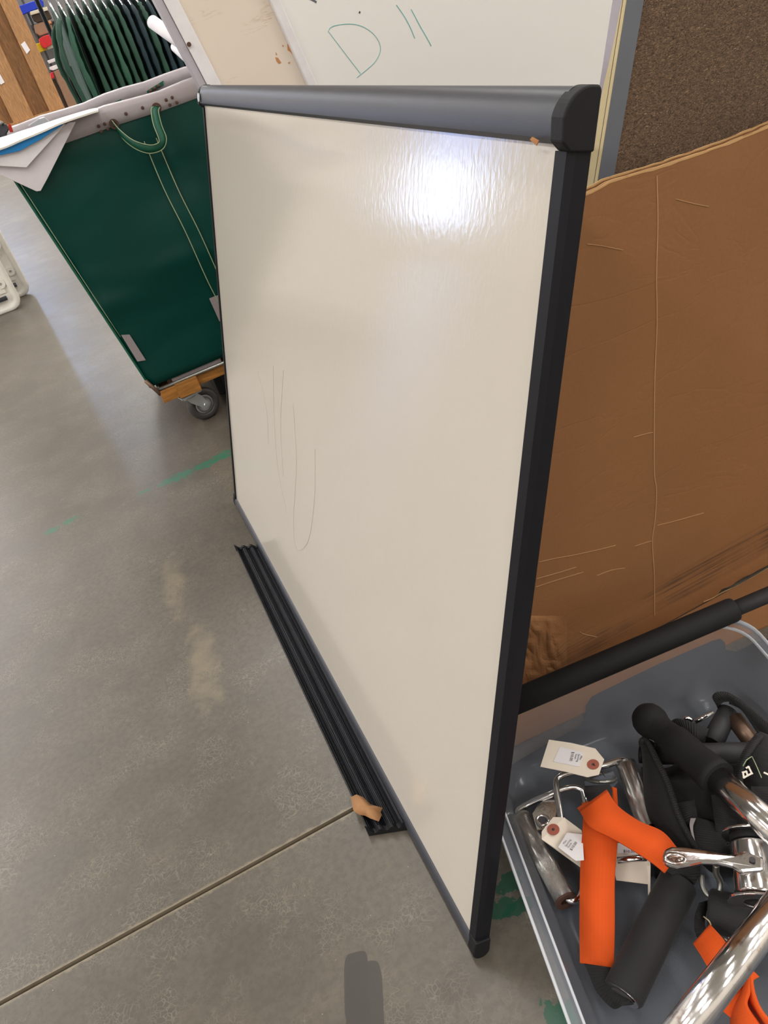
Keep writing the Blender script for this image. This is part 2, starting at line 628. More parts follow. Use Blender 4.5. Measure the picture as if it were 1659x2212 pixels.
    def sphere(s, c, r, n=16, m=10, sc=(1, 1, 1)):
        vs, fs = [], []
        c = Vector(c)
        for i in range(m + 1):
            ph = math.pi * i / m
            for k in range(n):
                th = 2 * math.pi * k / n
                vs.append(c + V(math.sin(ph) * math.cos(th) * r * sc[0], math.sin(ph) * math.sin(th) * r * sc[1], math.cos(ph) * r * sc[2]))
        for i in range(m):
            for k in range(n):
                fs.append((i * n + k, (i + 1) * n + k, (i + 1) * n + (k + 1) % n, i * n + (k + 1) % n))
        s.smooth = True
        return s.add(vs, fs)

    def build(s, name, mat, parent=None, smooth=None, bevel=0.0, subsurf=0):
        me = bpy.data.meshes.new(name)
        o = bpy.data.objects.new(name, me)
        COL.objects.link(o)
        if parent is not None:
            org = world_loc(parent)
            o.parent = parent
        else:
            xs = [p.x for p in s.v]
            ys = [p.y for p in s.v]
            zs = [p.z for p in s.v]
            org = V((min(xs) + max(xs)) / 2, (min(ys) + max(ys)) / 2, min(zs))
            if not s.keep:
                o.location = org
            else:
                org = V(0, 0, 0)
        me.from_pydata([tuple(p - org) for p in s.v], [], s.f)
        ul = me.uv_layers.new(name='UVMap')
        li = 0
        for f in s.uv:
            for u in f:
                ul.data[li].uv = u
                li += 1
        sm = s.smooth if smooth is None else smooth
        if sm:
            for p in me.polygons:
                p.use_smooth = len(p.vertices) <= 4
        me.materials.append(MAT[mat])
        me.validate()
        import bmesh
        bm = bmesh.new()
        bm.from_mesh(me)
        bmesh.ops.recalc_face_normals(bm, faces=bm.faces)
        bm.to_mesh(me)
        bm.free()
        if bevel:
            b = o.modifiers.new('bevel', 'BEVEL')
            b.width = bevel
            b.segments = 2
            b.limit_method = 'ANGLE'
        if subsurf:
            m = o.modifiers.new('sub', 'SUBSURF')
            m.levels = m.render_levels = subsurf
        return o

    keep = False


def world_loc(o):
    p = V(0, 0, 0)
    while o is not None:
        p = p + o.location
        o = o.parent
    return p


def thing(name, label, cat, loc, group=None):
    o = bpy.data.objects.new(name, None)
    COL.objects.link(o)
    o.location = loc
    o.empty_display_size = .05
    o['label'] = label
    o['category'] = cat
    if group:
        o['group'] = group
    return o


def tag(o, label, cat, group=None, kind=None):
    o['label'] = label
    o['category'] = cat
    if group:
        o['group'] = group
    if kind:
        o['kind'] = kind
    return o


def copy_tree(o, parent=None):
    c = o.copy()
    COL.objects.link(c)
    c.parent = parent
    for ch in list(o.children):
        copy_tree(ch, c)
    return c


def smoothpath(pts, k=6):
    pts = [Vector(p) for p in pts]
    if len(pts) < 3:
        return pts
    out = []
    P = [pts[0] * 2 - pts[1]] + pts + [pts[-1] * 2 - pts[-2]]
    for i in range(1, len(P) - 2):
        for j in range(k):
            u = j / k
            a, b, c, d = P[i - 1], P[i], P[i + 1], P[i + 2]
            out.append(0.5 * ((2 * b) + (c - a) * u + (2 * a - 5 * b + 4 * c - d) * u * u + (3 * b - a - 3 * c + d) * u ** 3))
    out.append(pts[-1])
    return out


def text(s, p0, p1, parent, name='printed_line', mat='ink', lift=.0012, hscale=1.0):
    cu = bpy.data.curves.new(name, 'FONT')
    cu.body = s
    cu.size = 1.0
    cu.extrude = 0.0
    cu.materials.append(MAT[mat])
    tmp = bpy.data.objects.new(name, cu)
    COL.objects.link(tmp)
    dg = bpy.context.evaluated_depsgraph_get()
    me = bpy.data.meshes.new_from_object(tmp.evaluated_get(dg))
    bpy.data.objects.remove(tmp)
    o = bpy.data.objects.new(name, me)
    COL.objects.link(o)
    wd = max(max(v_.co.x for v_ in me.vertices), .1)
    p0, p1 = Vector(p0), Vector(p1)
    x = (p1 - p0)
    k = x.length / wd
    x.normalize()
    z = V(0, 0, 1)
    z = (z - x * z.dot(x)).normalized()
    y = z.cross(x)
    m = Matrix((x * k, y * k * hscale, z * k)).transposed().to_4x4()
    o.parent = parent
    m.translation = p0 + z * lift - world_loc(parent)
    o.matrix_local = m
    return o


# ================================================================== SETTING
fl = MB()
fl.keep = True
fl.box(-13, 12, -9, 18, -.06, -.012)
floor = fl.build('floor', 'joint_dirt')
floor['kind'] = 'structure'
JY = [-9, -4.7, .778, 18]
g = .0035
for i in range(len(JY) - 1):
    for (xa, xb) in ((-13, -3.1), (-3.1, 2.9), (2.9, 12)):
        m = MB().box(xa + g, xb - g, JY[i] + g, JY[i + 1] - g, -.012, 0)
        o = m.build('concrete_slab', 'concrete', floor)

m = MB()
m.keep = True
m.box(-13, 12, -9, 18, 6.5, 6.6)
ceil = m.build('ceiling', 'ceiling_paint')
ceil['kind'] = 'structure'
for k in range(9):
    MB().box(-13, 12, -8 + 3.2 * k, -7.85 + 3.2 * k, 6.28, 6.5).build('roof_beam', 'lamp_body', ceil)
for nm, b in (('wall_left', (-13.1, -13, -9, 18)), ('wall_right', (12, 12.1, -9, 18)), ('wall_front', (-13, 12, -9.1, -9))):
    m = MB()
    m.keep = True
    m.box(b[0], b[1], b[2], b[3], 0, 6.5)
    m.build(nm, 'wall_paint')['kind'] = 'structure'
# back wall with a daylight door and a narrow high window
DX0, DX1, DZ0, DZ1 = -9.6, -7.75, .65, 4.6
WX0, WX1, WZ0, WZ1 = -1.60, -1.30, 3.2, 4.6
m = MB()
m.keep = True
m.box(-13, DX0, 18, 18.1, 0, 6.5).box(DX1, WX0, 18, 18.1, 0, 6.5).box(WX1, 12, 18, 18.1, 0, 6.5)
m.box(DX0, DX1, 18, 18.1, 0, DZ0).box(DX0, DX1, 18, 18.1, DZ1, 6.5).box(WX0, WX1, 18, 18.1, 0, WZ0).box(WX0, WX1, 18, 18.1, WZ1, 6.5)
m.build('wall_back', 'wall_paint')['kind'] = 'structure'
for i, (a, b, c, d_) in enumerate(((DX0, DX1, DZ0, DZ1), (WX0, WX1, WZ0, WZ1))):
    m = MB()
    m.keep = True
    f_ = .06
    m.box(a, a + f_, 17.96, 18.08, c, d_).box(b - f_, b, 17.96, 18.08, c, d_).box(a + f_, b - f_, 17.96, 18.08, c, c + f_).box(a + f_, b - f_, 17.96, 18.08, d_ - f_, d_)
    wn = m.build('window_%d' % (i + 1), 'shelf_grey')
    wn['kind'] = 'structure'
    if i == 0:
        MB().box(a + f_, b - f_, 18.02, 18.04, c + f_, 2.3).build('pane', 'daylight', wn)
        MB().box(a + f_, b - f_, 17.98, 18.06, 2.3, 2.38).build('transom_bar', 'shelf_grey', wn)
        MB().box(a + f_, b - f_, 18.02, 18.04, 2.38, d_ - f_).build('pane', 'daylight_upper', wn)
    else:
        MB().box(a + f_, b - f_, 18.02, 18.04, c + f_, d_ - f_).build('pane', 'daylight_high', wn)

ORD = 'first second third fourth fifth sixth'.split()
for i, (lx, ly) in enumerate(LAMPS):
    r = thing('ceiling_lamp', 'ceiling fixture in the %s row from the left, %s from the front wall' % (ORD[i // 6], ORD[i % 6]), 'ceiling lamp', (lx, ly, 6.26), 'ceiling fixtures over the shop floor')
    MB().box(lx - .3, lx + .3, ly - 1.25, ly + 1.25, 6.27, 6.36).build('housing', 'lamp_body', r)
    MB().tube([(lx, ly, 6.36), (lx, ly, 6.5)], .015, 8).build('hanger_rod', 'steel', r)

# ================================================================== WHITEBOARD
TH = math.asin(.2952)
P0 = V(.054, 0, .005)
VV = V(math.sin(TH), 0, math.cos(TH))
NN = V(-math.cos(TH), 0, math.sin(TH))
U0, U1, VT = .494, 1.776, .9405


def wb(u, v, w_):
    return P0 + V(0, u, 0) + VV * v + NN * w_


WB = thing('whiteboard', 'large cream-white glossy whiteboard in black frame leaning in the foreground', 'whiteboard', (P0.x, 1.135, 0))
MB().box(U0 + .011, U1 - .011, .02, VT - .03, -.005, 0, wb).build('writing_surface', 'board_enamel', WB)
MB().box(U0 + .01, U1 - .01, .015, VT - .02, -.017, -.006, wb).build('back_panel', 'board_back', WB)


def dprofile(v0, v1, bul, back, n=10, sgn=1):
    c = (v0 + v1) / 2
    h = (v1 - v0) / 2
    pts = [(v0, -back)]
    for i in range(n + 1):
        a = -math.pi / 2 + math.pi * i / n
        pts.append((c + h * math.sin(a), -.002 + bul * math.cos(a)))
    pts.append((v1, -back))
    return pts


# top rail: round tube-like moulding, flat under-lip
def rprofile(v0, v1, bul, back, n=30):
    pts = [(v0, -back), (v0, .004)]
    for i in range(n + 1):
        a = math.radians(-20 + 110 * i / n)
        pts.append((v0 + .012 + (v1 - v0 - .012) * math.sin(max(a, math.radians(-20))), -.004 + bul * math.cos(a)))
    pts.append((v1, -back))
    return pts


o = MB().prism(rprofile(VT - .036, VT, .0135, .012), U0 + .008, U1 - .006, lambda a, b, t_: wb(t_, a, b)).build('top_rail', 'rail_metal', WB, smooth=False)
MB().prism(dprofile(.0, .024, .007, .014), U0 + .012, U1 - .01, lambda a, b, t_: wb(t_, a, b)).build('bottom_rail', 'rail_metal', WB, bevel=.0008)
sp_near = [(0, -.016), (0, -.0035), (.0025, .0025), (.015, .0035), (.015, -.016)]
MB().prism(sp_near, .02, VT - .04, lambda a, b, t_: wb(U0 + a, t_, b)).build('side_rail', 'side_metal', WB)
MB().prism([(-a, b) for a, b in sp_near], .02, VT - .04, lambda a, b, t_: wb(U1 + a, t_, b)).build('side_rail', 'side_metal', WB)


def capprof(v0, v1, top):
    # rounded plastic corner, seen from its end
    pts = []
    if top:
        pts += [(v0 - .004, -.0165), (v0 - .004, .003), (v0 + .002, .0105)]
        for i in range(12):
            a = math.radians(10 + 80 * i / 11)
            pts.append((v1 + .001 - .024 + .024 * math.sin(a), -.0095 + .0215 * math.cos(a)))
        pts += [(v1 + .001, -.0145), (v1 - .002, -.0165)]
    else:
        pts += [(v1 + .004, -.0165), (v1 + .004, .004)]
        for i in range(14):
            a = math.radians(20 + 140 * i / 13)
            pts.append((v0 + .012 - .015 + .014 * math.cos(a * .9), -.0075 + .0155 * math.cos(math.radians(-5 + 175 * i / 13))))
        pts[2:] = []
        for i in range(14):
            a = math.radians(0 + 180 * i / 13)
            pts.append((v0 + .010 - .012 * math.sin(a), -.0055 + .0115 * math.cos(a)))
    return pts


for (ua, ub, nm) in ((U0 - .003, U0 + .013, 0), (U1 - .012, U1 + .003, 1)):
    MB().prism(capprof(VT - .036, VT, True), ua, ub, lambda a, b, t_: wb(t_, a, b)).build('corner_cap', 'black_plastic', WB, bevel=.0015)
    MB().prism(capprof(0.0, .026, False), ua, ub, lambda a, b, t_: wb(t_, a, b)).build('corner_cap', 'black_plastic', WB, bevel=.0015)
m = MB().disc(wb(U1 - .020, VT - .022, .011), NN, .008, .002)
o = m.build('screw_head', 'zinc', WB)
o['label'] = 'pale screw head at the far end'
# scuff on the rail end and faint old pen lines on the surface
m = MB().plate([wb(U0 + .022, VT - .034, .0128), wb(U0 + .03, VT - .032, .0134), wb(U0 + .034, VT - .034, .0126), wb(U0 + .028, VT - .0375, .0105)], NN * .0006)
m.build('paint_chip', 'bare_wood', WB)


def onboard(px, py, w_=0.0004):
    d = ray(px, py)
    q = P0 + NN * w_
    return CAM + d * ((q - CAM).dot(NN) / d.dot(NN))


def stroke(path, wd, fn, nrm, name, mat, parent, th=.0003):
    p = smoothpath([fn(*q) for q in path], 5)
    L, R_ = [], []
    for i in range(len(p)):
        d = (p[min(i + 1, len(p) - 1)] - p[max(i - 1, 0)]).normalized()
        sd = d.cross(nrm).normalized() * wd / 2
        L.append(p[i] + sd)
        R_.append(p[i] - sd)
    return MB().ribbon(L, R_, th).build(name, mat, parent)


for pth in ([(590, 790), (592, 900), (600, 1010), (620, 1110)], [(633, 870), (640, 1000), (634, 1120), (640, 1185), (665, 1170), (679, 1080), (680, 970)],
            [(556, 800), (575, 880), (580, 960)], [(612, 800), (606, 920), (612, 1030)]):
    stroke(pth, .0005, onboard, NN, 'pen_trace', 'grey_ink', WB)

# ================================================================== RUBBER-LINED PEN TRAY ON THE FLOOR
TA, TBn = V(.0065, 1.581, 0), V(.0015, .725, 0)
TR = thing('marker_tray', 'long black ribbed aluminium tray lying on the floor under the whiteboard', 'tray', (.03, 1.15, 0))
WT = .050
prof = []
N_ = 60
for i in range(N_ + 1):
    s_ = i / N_
    z_ = .006 + .0035 * math.cos(2 * math.pi * s_ * 3.0) + .0006 * math.cos(2 * math.pi * s_ * 22) + .004 * s_
    if s_ < .04:
        z_ = .013
    if s_ > .93:
        z_ = .017
    prof.append((s_ * WT, z_))
prof += [(WT, .001), (0, .001)]


def trayf(a, b, t_):
    q = TA.lerp(TBn, t_)
    return V(q.x + a, q.y - a * (.78 - .35 * t_), b)


MB().prism(prof, 0.004, .996, trayf).build('tray_body', 'side_metal', TR)
for (ta, tb) in ((-.003, .007), (.994, 1.004)):
    pc = [(a - .002 if i == 0 else a, z_ + .0028) for i, (a, z_) in enumerate(prof[:-2])][::3] + [(WT + .002, .018), (WT + .002, 0.0002), (-.002, .0002)]
    MB().prism(pc, ta, tb, trayf).build('end_cap', 'black_plastic', TR, bevel=.0006)
# torn scrap of brown paper
sc_px = [(757, 1722), (770, 1716), (785, 1722), (800, 1737), (816, 1742), (826, 1745), (822, 1755), (825, 1760), (818, 1774), (800, 1768), (788, 1762), (775, 1760), (763, 1750), (760, 1735)]
pts = [at(x, y, .016 + .004 * math.sin(i * 1.7)) for i, (x, y) in enumerate(sc_px)]
m = MB()
cen = sum(pts, V(0, 0, 0)) / len(pts) + V(0, 0, .004)
m.add(pts + [cen], [(i, (i + 1) % len(pts), len(pts)) for i in range(len(pts))])
o = m.build('paper_scrap', 'tan_scrap', smooth=True)
so = o.modifiers.new('s', 'SOLIDIFY')
so.thickness = .001
tag(o, 'torn tan scrap of paper stuck on the near end of the black tray', 'paper scrap')

# ================================================================== LAUNDRY CART
CX0, CX1, CY0, CY1 = -.016, .66, 2.345, 2.98
CT = thing('laundry_cart', 'green vinyl laundry cart with grey rim band on wooden caster base', 'cart', (.32, 2.66, 0))


def cside(a0, b0, a1, b1, nx=34, nz=26, face='f'):
    pass


def cart_xy(u, t_):      # u around 0..4 ; t 0 bottom..1 top ; returns x,y
    ex = .092 * t_
    x0, x1, y0, y1 = CX0 - ex, CX1 + ex, CY0 - .02 * t_, CY1 + .10 * t_
    k = int(u) % 4
    f_ = u - int(u)
    cs = [(x0, y0), (x1, y0), (x1, y1), (x0, y1)]
    a, b = cs[k], cs[(k + 1) % 4]
    return a[0] + (b[0] - a[0]) * f_, a[1] + (b[1] - a[1]) * f_


ZB, ZT = .172, .885
m = MB()
nu, nz = 96, 28
vs = []
for j in range(nz + 1):
    t_ = j / nz
    for i in range(nu):
        u = 4 * i / nu
        x, y = cart_xy(u, t_)
        f_ = u - int(u)
        k = int(u)
        bul = math.sin(math.pi * f_) ** .6 * math.sin(math.pi * t_) * .028 if 0 < f_ < 1 else 0
        bul += mnoise.noise(V(x * 4, y * 4, t_ * 5)) * .012 * math.sin(math.pi * t_)
        if int(u) == 3:
            bul *= -.3
        dr = ((0, -1), (1, 0), (0, 1), (-1, 0))[k]
        sag = .012 * mnoise.noise(V(x * 6, y * 6, 3)) if j == 0 else 0
        vs.append(V(x + dr[0] * bul, y + dr[1] * bul, ZB + (ZT - ZB) * t_ + sag))
fs = [(j * nu + i, j * nu + (i + 1) % nu, (j + 1) * nu + (i + 1) % nu, (j + 1) * nu + i) for j in range(nz) for i in range(nu)]
fs.append(tuple(range(nu))[::-1])
m.add(vs, fs)
m.smooth = True
body = m.build('canvas_body', 'green_vinyl', CT)


def cartpt(px, py, off=0.004):        # point on the front canvas face
    Y = CY0
    for _ in range(6):
        p = atY(px, py, Y - off)
        t_ = (p.z - ZB) / (ZT - ZB)
        ex = .092 * t_
        x0, x1 = CX0 - ex, CX1 + ex
        f_ = min(max((p.x - x0) / (x1 - x0), .001), .999)
        tt = min(max(t_, 0), 1)
        bul = math.sin(math.pi * f_) ** .6 * math.sin(math.pi * tt) * .028 + mnoise.noise(V(p.x * 4, (CY0 - .02 * tt) * 4, tt * 5)) * .012 * math.sin(math.pi * tt)
        Y = CY0 - .02 * tt - bul
    return atY(px, py, Y - off)


# rim band all round, rounded top
m = MB()
nr = 48
rp = [(.0065, -.036), (.011, -.02), (.013, -.004), (.008, .008), (0, .012), (-.008, .006), (-.01, -.01), (-.01, -.036)]
vs = []
for i in range(nr):
    u = 4 * i / nr
    f_ = u - int(u)
    k = int(u)
    for (o_, h_) in rp:
        x, y = cart_xy(u, 1.0)
        dr = Vector(((0, -1), (1, 0), (0, 1), (-1, 0))[k])
        if f_ == 0:
            dr = (dr + Vector(((0, -1), (1, 0), (0, 1), (-1, 0))[(k - 1) % 4]))
        wv_ = .003 * math.sin(i * 1.9) + .002 * math.sin(i * .7)
        vs.append(V(x + dr.x * o_, y + dr.y * o_, ZT + h_ + wv_ * (1 if h_ > -.03 else .3)))
q = len(rp)
fs = [(i * q + k, ((i + 1) % nr) * q + k, ((i + 1) % nr) * q + (k + 1) % q, i * q + (k + 1) % q) for i in range(nr) for k in range(q)]
m.add(vs, fs)
m.smooth = True
band = m.build('rim_band', 'grey_vinyl', CT)
# stitched reinforcing strip in the middle of the face
L = smoothpath([cartpt(*p_) for p_ in ((311, 305), (355, 410), (400, 500), (445, 600), (470, 650))], 8)
R_ = smoothpath([cartpt(*p_) for p_ in ((337, 298), (385, 410), (430, 500), (475, 600), (500, 650))], 8)
st = MB().ribbon(L, R_, .002).build('reinforcing_strip', 'green_vinyl', CT)
for line in (L, R_):
    for i in range(0, len(line) - 1):
        pass
    LL = [p + V(-.0012, -.002, 0) for p in line]
    RR = [p + V(.0012, -.002, 0) for p in line]
    o = MB().ribbon(LL, RR, .0008).build('stitch_line', 'stitch', st)
# left corner piping
L = [V(cart_xy(0, t_)[0] - .001, cart_xy(0, t_)[1] - .001, ZB + (ZT - ZB) * t_) for t_ in [k / 12 for k in range(13)]]
MB().tube(L, .0035, 8).build('corner_piping', 'green_strap', CT)
LL = [p + V(.008, -.010 - .012 * math.sin(math.pi * (i + 3) / 12), 0) for i, p in enumerate(L[3:])]
MB().tube(LL, .0009, 6).build('stitch_line', 'stitch', CT)
# grey corner patches
pp = [(262, 724), (280, 723), (315, 778), (297, 781)]
MB().plate([cartpt(*q_, .006) for q_ in pp], V(0, .003, 0)).build('corner_patch', 'grey_patch', CT)
pp = [(452, 645), (500, 626), (520, 690), (474, 694)]
MB().plate([cartpt(*q_, .006) for q_ in pp], V(0, .003, 0)).build('corner_patch', 'grey_patch', CT)
# rivets
rv = [(213, 273), (226, 268), (219, 284), (233, 279), (308, 233), (272, 246), (359, 216), (372, 211), (367, 227), (382, 222)]
for (a, b) in rv:
    MB().sphere(atY(a, b, CY0 - .034), .0042, 10, 6, (1, .5, 1)).build('rivet', 'rust', CT)
# hanging handle strap
hs = [(246, 266), (262, 290), (290, 312), (322, 322), (345, 316), (351, 300), (340, 270), (334, 240), (338, 230)]
wpx = [(5, 6), (3, 9), (2, 9), (1, 9), (6, 6), (8, -1), (9, 1), (8, 1), (8, 0)]
ys = [-.035, -.06, -.085, -.095, -.10, -.10, -.085, -.06, -.035]
L = smoothpath([atY(a - dx, b - dy, CY0 + y_) for (a, b), (dx, dy), y_ in zip(hs, wpx, ys)], 6)
R_ = smoothpath([atY(a + dx, b + dy, CY0 + y_ + .01) for (a, b), (dx, dy), y_ in zip(hs, wpx, ys)], 6)
hd = MB().ribbon(L, R_, .003).build('pull_strap', 'green_strap', CT, smooth=True)
for line in (L, R_):
    MB().tube([p + V(0, -.0035, 0) for p in line], .0012, 6).build('stitch_line', 'stitch', hd)
for (a, b) in ((246, 268), (338, 233)):
    MB().disc(atY(a, b, CY0 - .030), V(0, -1, 0), .012, .004, 18, .006).build('grommet', 'rust', CT)
# inner straps on far side of the rim
for (a, b, c_, d_) in ((222, 231, 262, 214), (318, 196, 353, 174)):
    YB = CY1 + .085
    MB().plate([atY(a, b, YB), atY(c_, d_, YB), atY(c_, d_ + 10, YB), atY(a, b + 6, YB)], V(0, .004, 0)).build('inner_strap', 'green_strap', CT)
    for k in range(3):
        MB().sphere(atY(a + (c_ - a) * (k + .8) / 4, b + (d_ - b) * (k + .8) / 4 + 5, YB - .004), .006, 8, 6).build('rivet', 'rust', CT)
# steel frame and wooden base
BX0, BX1, BY0, BY1 = .002, .66, 2.34, 2.98
for (za, r_) in ((.158, .0055),):
    MB().tube([V(BX0, BY0, za), V(BX1, BY0, za)], r_, 10).build('frame_rod', 'steel', CT)
    MB().tube([V(BX0, BY0, za), V(BX0, BY1, za)], r_, 10).build('frame_rod', 'steel', CT)
MB().tube([V(-.022, 2.335, .20), V(-.002, 2.338, .15), V(.0, 2.342, .142)], .006, 10).build('frame_rod', 'rusty_steel', CT)
MB().box(.05, .21, 2.352, 2.360, .158, .184).build('bottom_slat', 'grey_patch', CT)
MB().box(.035, .07, 2.362, 2.37, .15, .19).build('corner_bracket', 'rusty_steel', CT)
MB().box(0, .055, 2.335, 2.98, .112, .152).build('base_board', 'base_wood', CT, bevel=.002)
MB().box(.05, .12, 2.328, 2.46, .108, .155).build('caster_block', 'base_wood', CT, bevel=.002)
MB().box(.12, .66, 2.35, 2.42, .118, .150).build('base_board', 'base_wood', CT, bevel=.002)
MB().box(.55, .66, 2.42, 2.98, .118, .150).build('base_board', 'base_wood', CT, bevel=.002)
MB().box(.055, .55, 2.9, 2.98, .118, .150).build('base_board', 'base_wood', CT, bevel=.002)


def caster(cx, cy, ang):
    r = MB()
    e = V(math.cos(ang), math.sin(ang), 0)      # rolling direction
    s_ = V(-math.sin(ang), math.cos(ang), 0)    # axle
    c = V(cx, cy, .052)
    top = c - e * .03
    tp = .107
    whl = MB()
    prof_ = [(.030, .012), (.040, .0145), (.048, .0125), (.052, .006), (.052, -.006), (.048, -.0125), (.040, -.0145), (.030, -.012)]
    n = 28
    vs, fs = [], []
    for k in range(n):
        a = 2 * math.pi * k / n
        for (rr_, w_) in prof_:
            vs.append(c + (e * math.cos(a) + V(0, 0, 1) * math.sin(a)) * rr_ + s_ * w_)
    q_ = len(prof_)
    for k in range(n):
        for j in range(q_):
            fs.append((k * q_ + j, ((k + 1) % n) * q_ + j, ((k + 1) % n) * q_ + (j + 1) % q_, k * q_ + (j + 1) % q_))
    whl.add(vs, fs)
    whl.smooth = True
    root = MB().box(-.034, .034, -.03, .03, .101, .106, lambda x, y, z: top + e * x + s_ * y + V(0, 0, z - top.z)).build('caster', 'zinc', CT)
    whl.build('tyre', 'tyre', root)
    h_ = MB().disc(c - s_ * .010, s_, .032, .020, 28)
    h_.build('wheel_hub', 'wheel_hub', root, bevel=.003)
    MB().disc(c - s_ * .0155, s_, .026, .003, 24, .021).build('hub_ring', 'steel', root)
    MB().disc(c - s_ * .017, s_, .015, .034, 20).build('hub_cap', 'wheel_hub', root)
    for sg in (-1, 1):
        pts_ = [(-.052, .101), (-.012, .101), (.0, .085), (.010, .06), (.009, .046), (-.004, .042), (-.018, .055), (-.040, .078)]
        MB().plate([c + e * a + V(0, 0, b - c.z) + s_ * (.0185 * sg) for a, b in pts_], s_ * .003 * sg).build('fork', 'zinc', root)
    MB().tube([c - s_ * .027, c + s_ * .027], .006, 8).build('axle', 'zinc', root)
    MB().tube([V(top.x, top.y, .094), V(top.x, top.y, .104)], .025, 18).build('swivel_race', 'zinc', root)
    MB().sphere(c - e * .052 - s_ * .02 + V(0, 0, .045), .006, 8, 6).build('bolt', 'zinc', root)


caster(.108, 2.368, math.radians(12))
caster(.60, 2.42, math.radians(20))
caster(.10, 2.93, math.radians(5))
caster(.60, 2.93, math.radians(15))


DBX = thing('shade_box', 'dark charcoal box added under the laundry cart to stand in for the shade behind its front caster', 'shade filler', (.42, 2.68, 0))  # made-up dark box, added to give the shade below the cart
MB().box(.175, .62, 2.50, 2.88, .002, .095).build('shade_box_body', 'cart_shade', DBX, bevel=.004)
MB().box(.165, .63, 2.49, 2.89, .095, .106).build('shade_box_lip', 'cart_shade', DBX, bevel=.003)
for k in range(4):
    MB().box(.20 + .11 * k, .21 + .11 * k, 2.494, 2.502, .004, .095).build('shade_box_rib', 'cart_shade', DBX)

# contents hung over the cart corner
def sheet(px, Y, th, name, mat, label, cat, group=None):
    pts_ = [atY(a, b, Y + dy) for (a, b, dy) in px]
    o_ = MB().plate(pts_, V(0, th, 0)).build(name, mat, None, bevel=.0008)
    return tag(o_, label, cat, group)


z3 = lambda a, b, dy=0: (a / 3.318, b / 3.318, dy)
sheet([z3(-330, 1120), z3(0, 1252), z3(262, 1372), z3(292, 1368), z3(335, 1290), z3(545, 872), z3(500, 876), z3(300, 985), z3(140, 1045), z3(0, 1088), z3(-330, 1100)], 2.285, .006, 'foam_board', 'grey_board', 'pale grey stiff board folded down over the green cart corner, lowest sheet', 'board')
sheet([z3(-330, 1190), z3(0, 1190), z3(190, 1201), z3(470, 890), z3(452, 888), z3(300, 978), z3(140, 1040), z3(0, 1084), z3(-330, 1165)], 2.272, .003, 'white_sheet', 'white_paper', 'white stiff sheet just below the blue sheet on the cart corner', 'sheet')
sheet([z3(-330, 1185), z3(0, 1114), z3(140, 1082), z3(300, 995), z3(452, 895), z3(442, 888), z3(290, 956), z3(150, 1012), z3(0, 1074), z3(-330, 1155)], 2.262, .002, 'blue_sheet', 'blue_sheet', 'bright blue plastic sheet tucked over the laundry cart rim', 'sheet')
L = smoothpath([atY(a / 3.318, b / 3.318, 2.254) for a, b in ((-300, 1150), (0, 1070), (150, 1008), (290, 950), (450, 880), (640, 815), (705, 795))], 5)
R_ = smoothpath([atY(a / 3.318, b / 3.318, 2.33) for a, b in ((-300, 1060), (0, 992), (150, 945), (290, 900), (440, 850), (640, 790), (705, 778))], 5)
o = MB().ribbon(L, R_, .004).build('plastic_wrap', 'white_plastic')
tag(o, 'crinkled white plastic film laid along the cart rim above the blue sheet', 'plastic film')
MAT['white_plastic'].node_tree.nodes['Principled BSDF'].inputs['Roughness'].default_value = .35
# grey clamp and red scrap at the rim's left end
r = thing('spring_clamp', 'dark grey plastic clamp standing on the left end of the cart rim', 'clamp', atY(8, 300, 2.42))
MB().plate([atY(a, b, 2.42) for a, b in ((-14, 272), (0, 266), (14, 268), (20, 280), (14, 290), (18, 298), (8, 302), (2, 296), (-4, 300), (-12, 292))], V(0, .02, 0)).build('jaw', 'rack_post', r, bevel=.003)
MB().tube([atY(2, 270, 2.41), atY(4, 262, 2.41)], .006, 8).build('pin', 'steel', r)
o = MB().plate([atY(a, b, 2.46) for a, b in ((19, 266), (24, 270), (29, 285), (22, 286), (17, 276))], V(0, .012, 0)).build('red_scrap', 'red_plastic')
tag(o, 'small red plastic piece beside the grey clamp on the cart rim', 'plastic piece')
# clear crumpled film bits on the rim
o = MB().plate([atY(a, b, 2.44) for a, b in ((62, 272), (85, 257), (96, 254), (106, 262), (102, 266), (80, 272))], V(0, .004, .002)).build('film_scrap', 'rim_plastic')
tag(o, 'small crumpled piece of clear film on the far cart rim', 'plastic film')

# ================================================================== REAR WHITE BOARD (tilted)
YA = 1.9
axd = (atY(478, 181, YA) - atY(386, 0, YA)).normalized()      # frame axis, pointing down
axr = V(-axd.z, 0, axd.x)                                     # to the right
if axr.x < 0:
    axr = -axr
qa = atY(386, 0, YA)
s0 = (atY(353, 0, YA) - qa).dot(axr)
s1 = 0.0
s2 = (atY(581, 0, YA) - qa).dot(axr)
s3 = (atY(604, 0, YA) - qa).dot(axr)


def ra(s_, t_, d_=0.0):
    return qa + axr * s_ + axd * t_ + V(0, d_, 0)


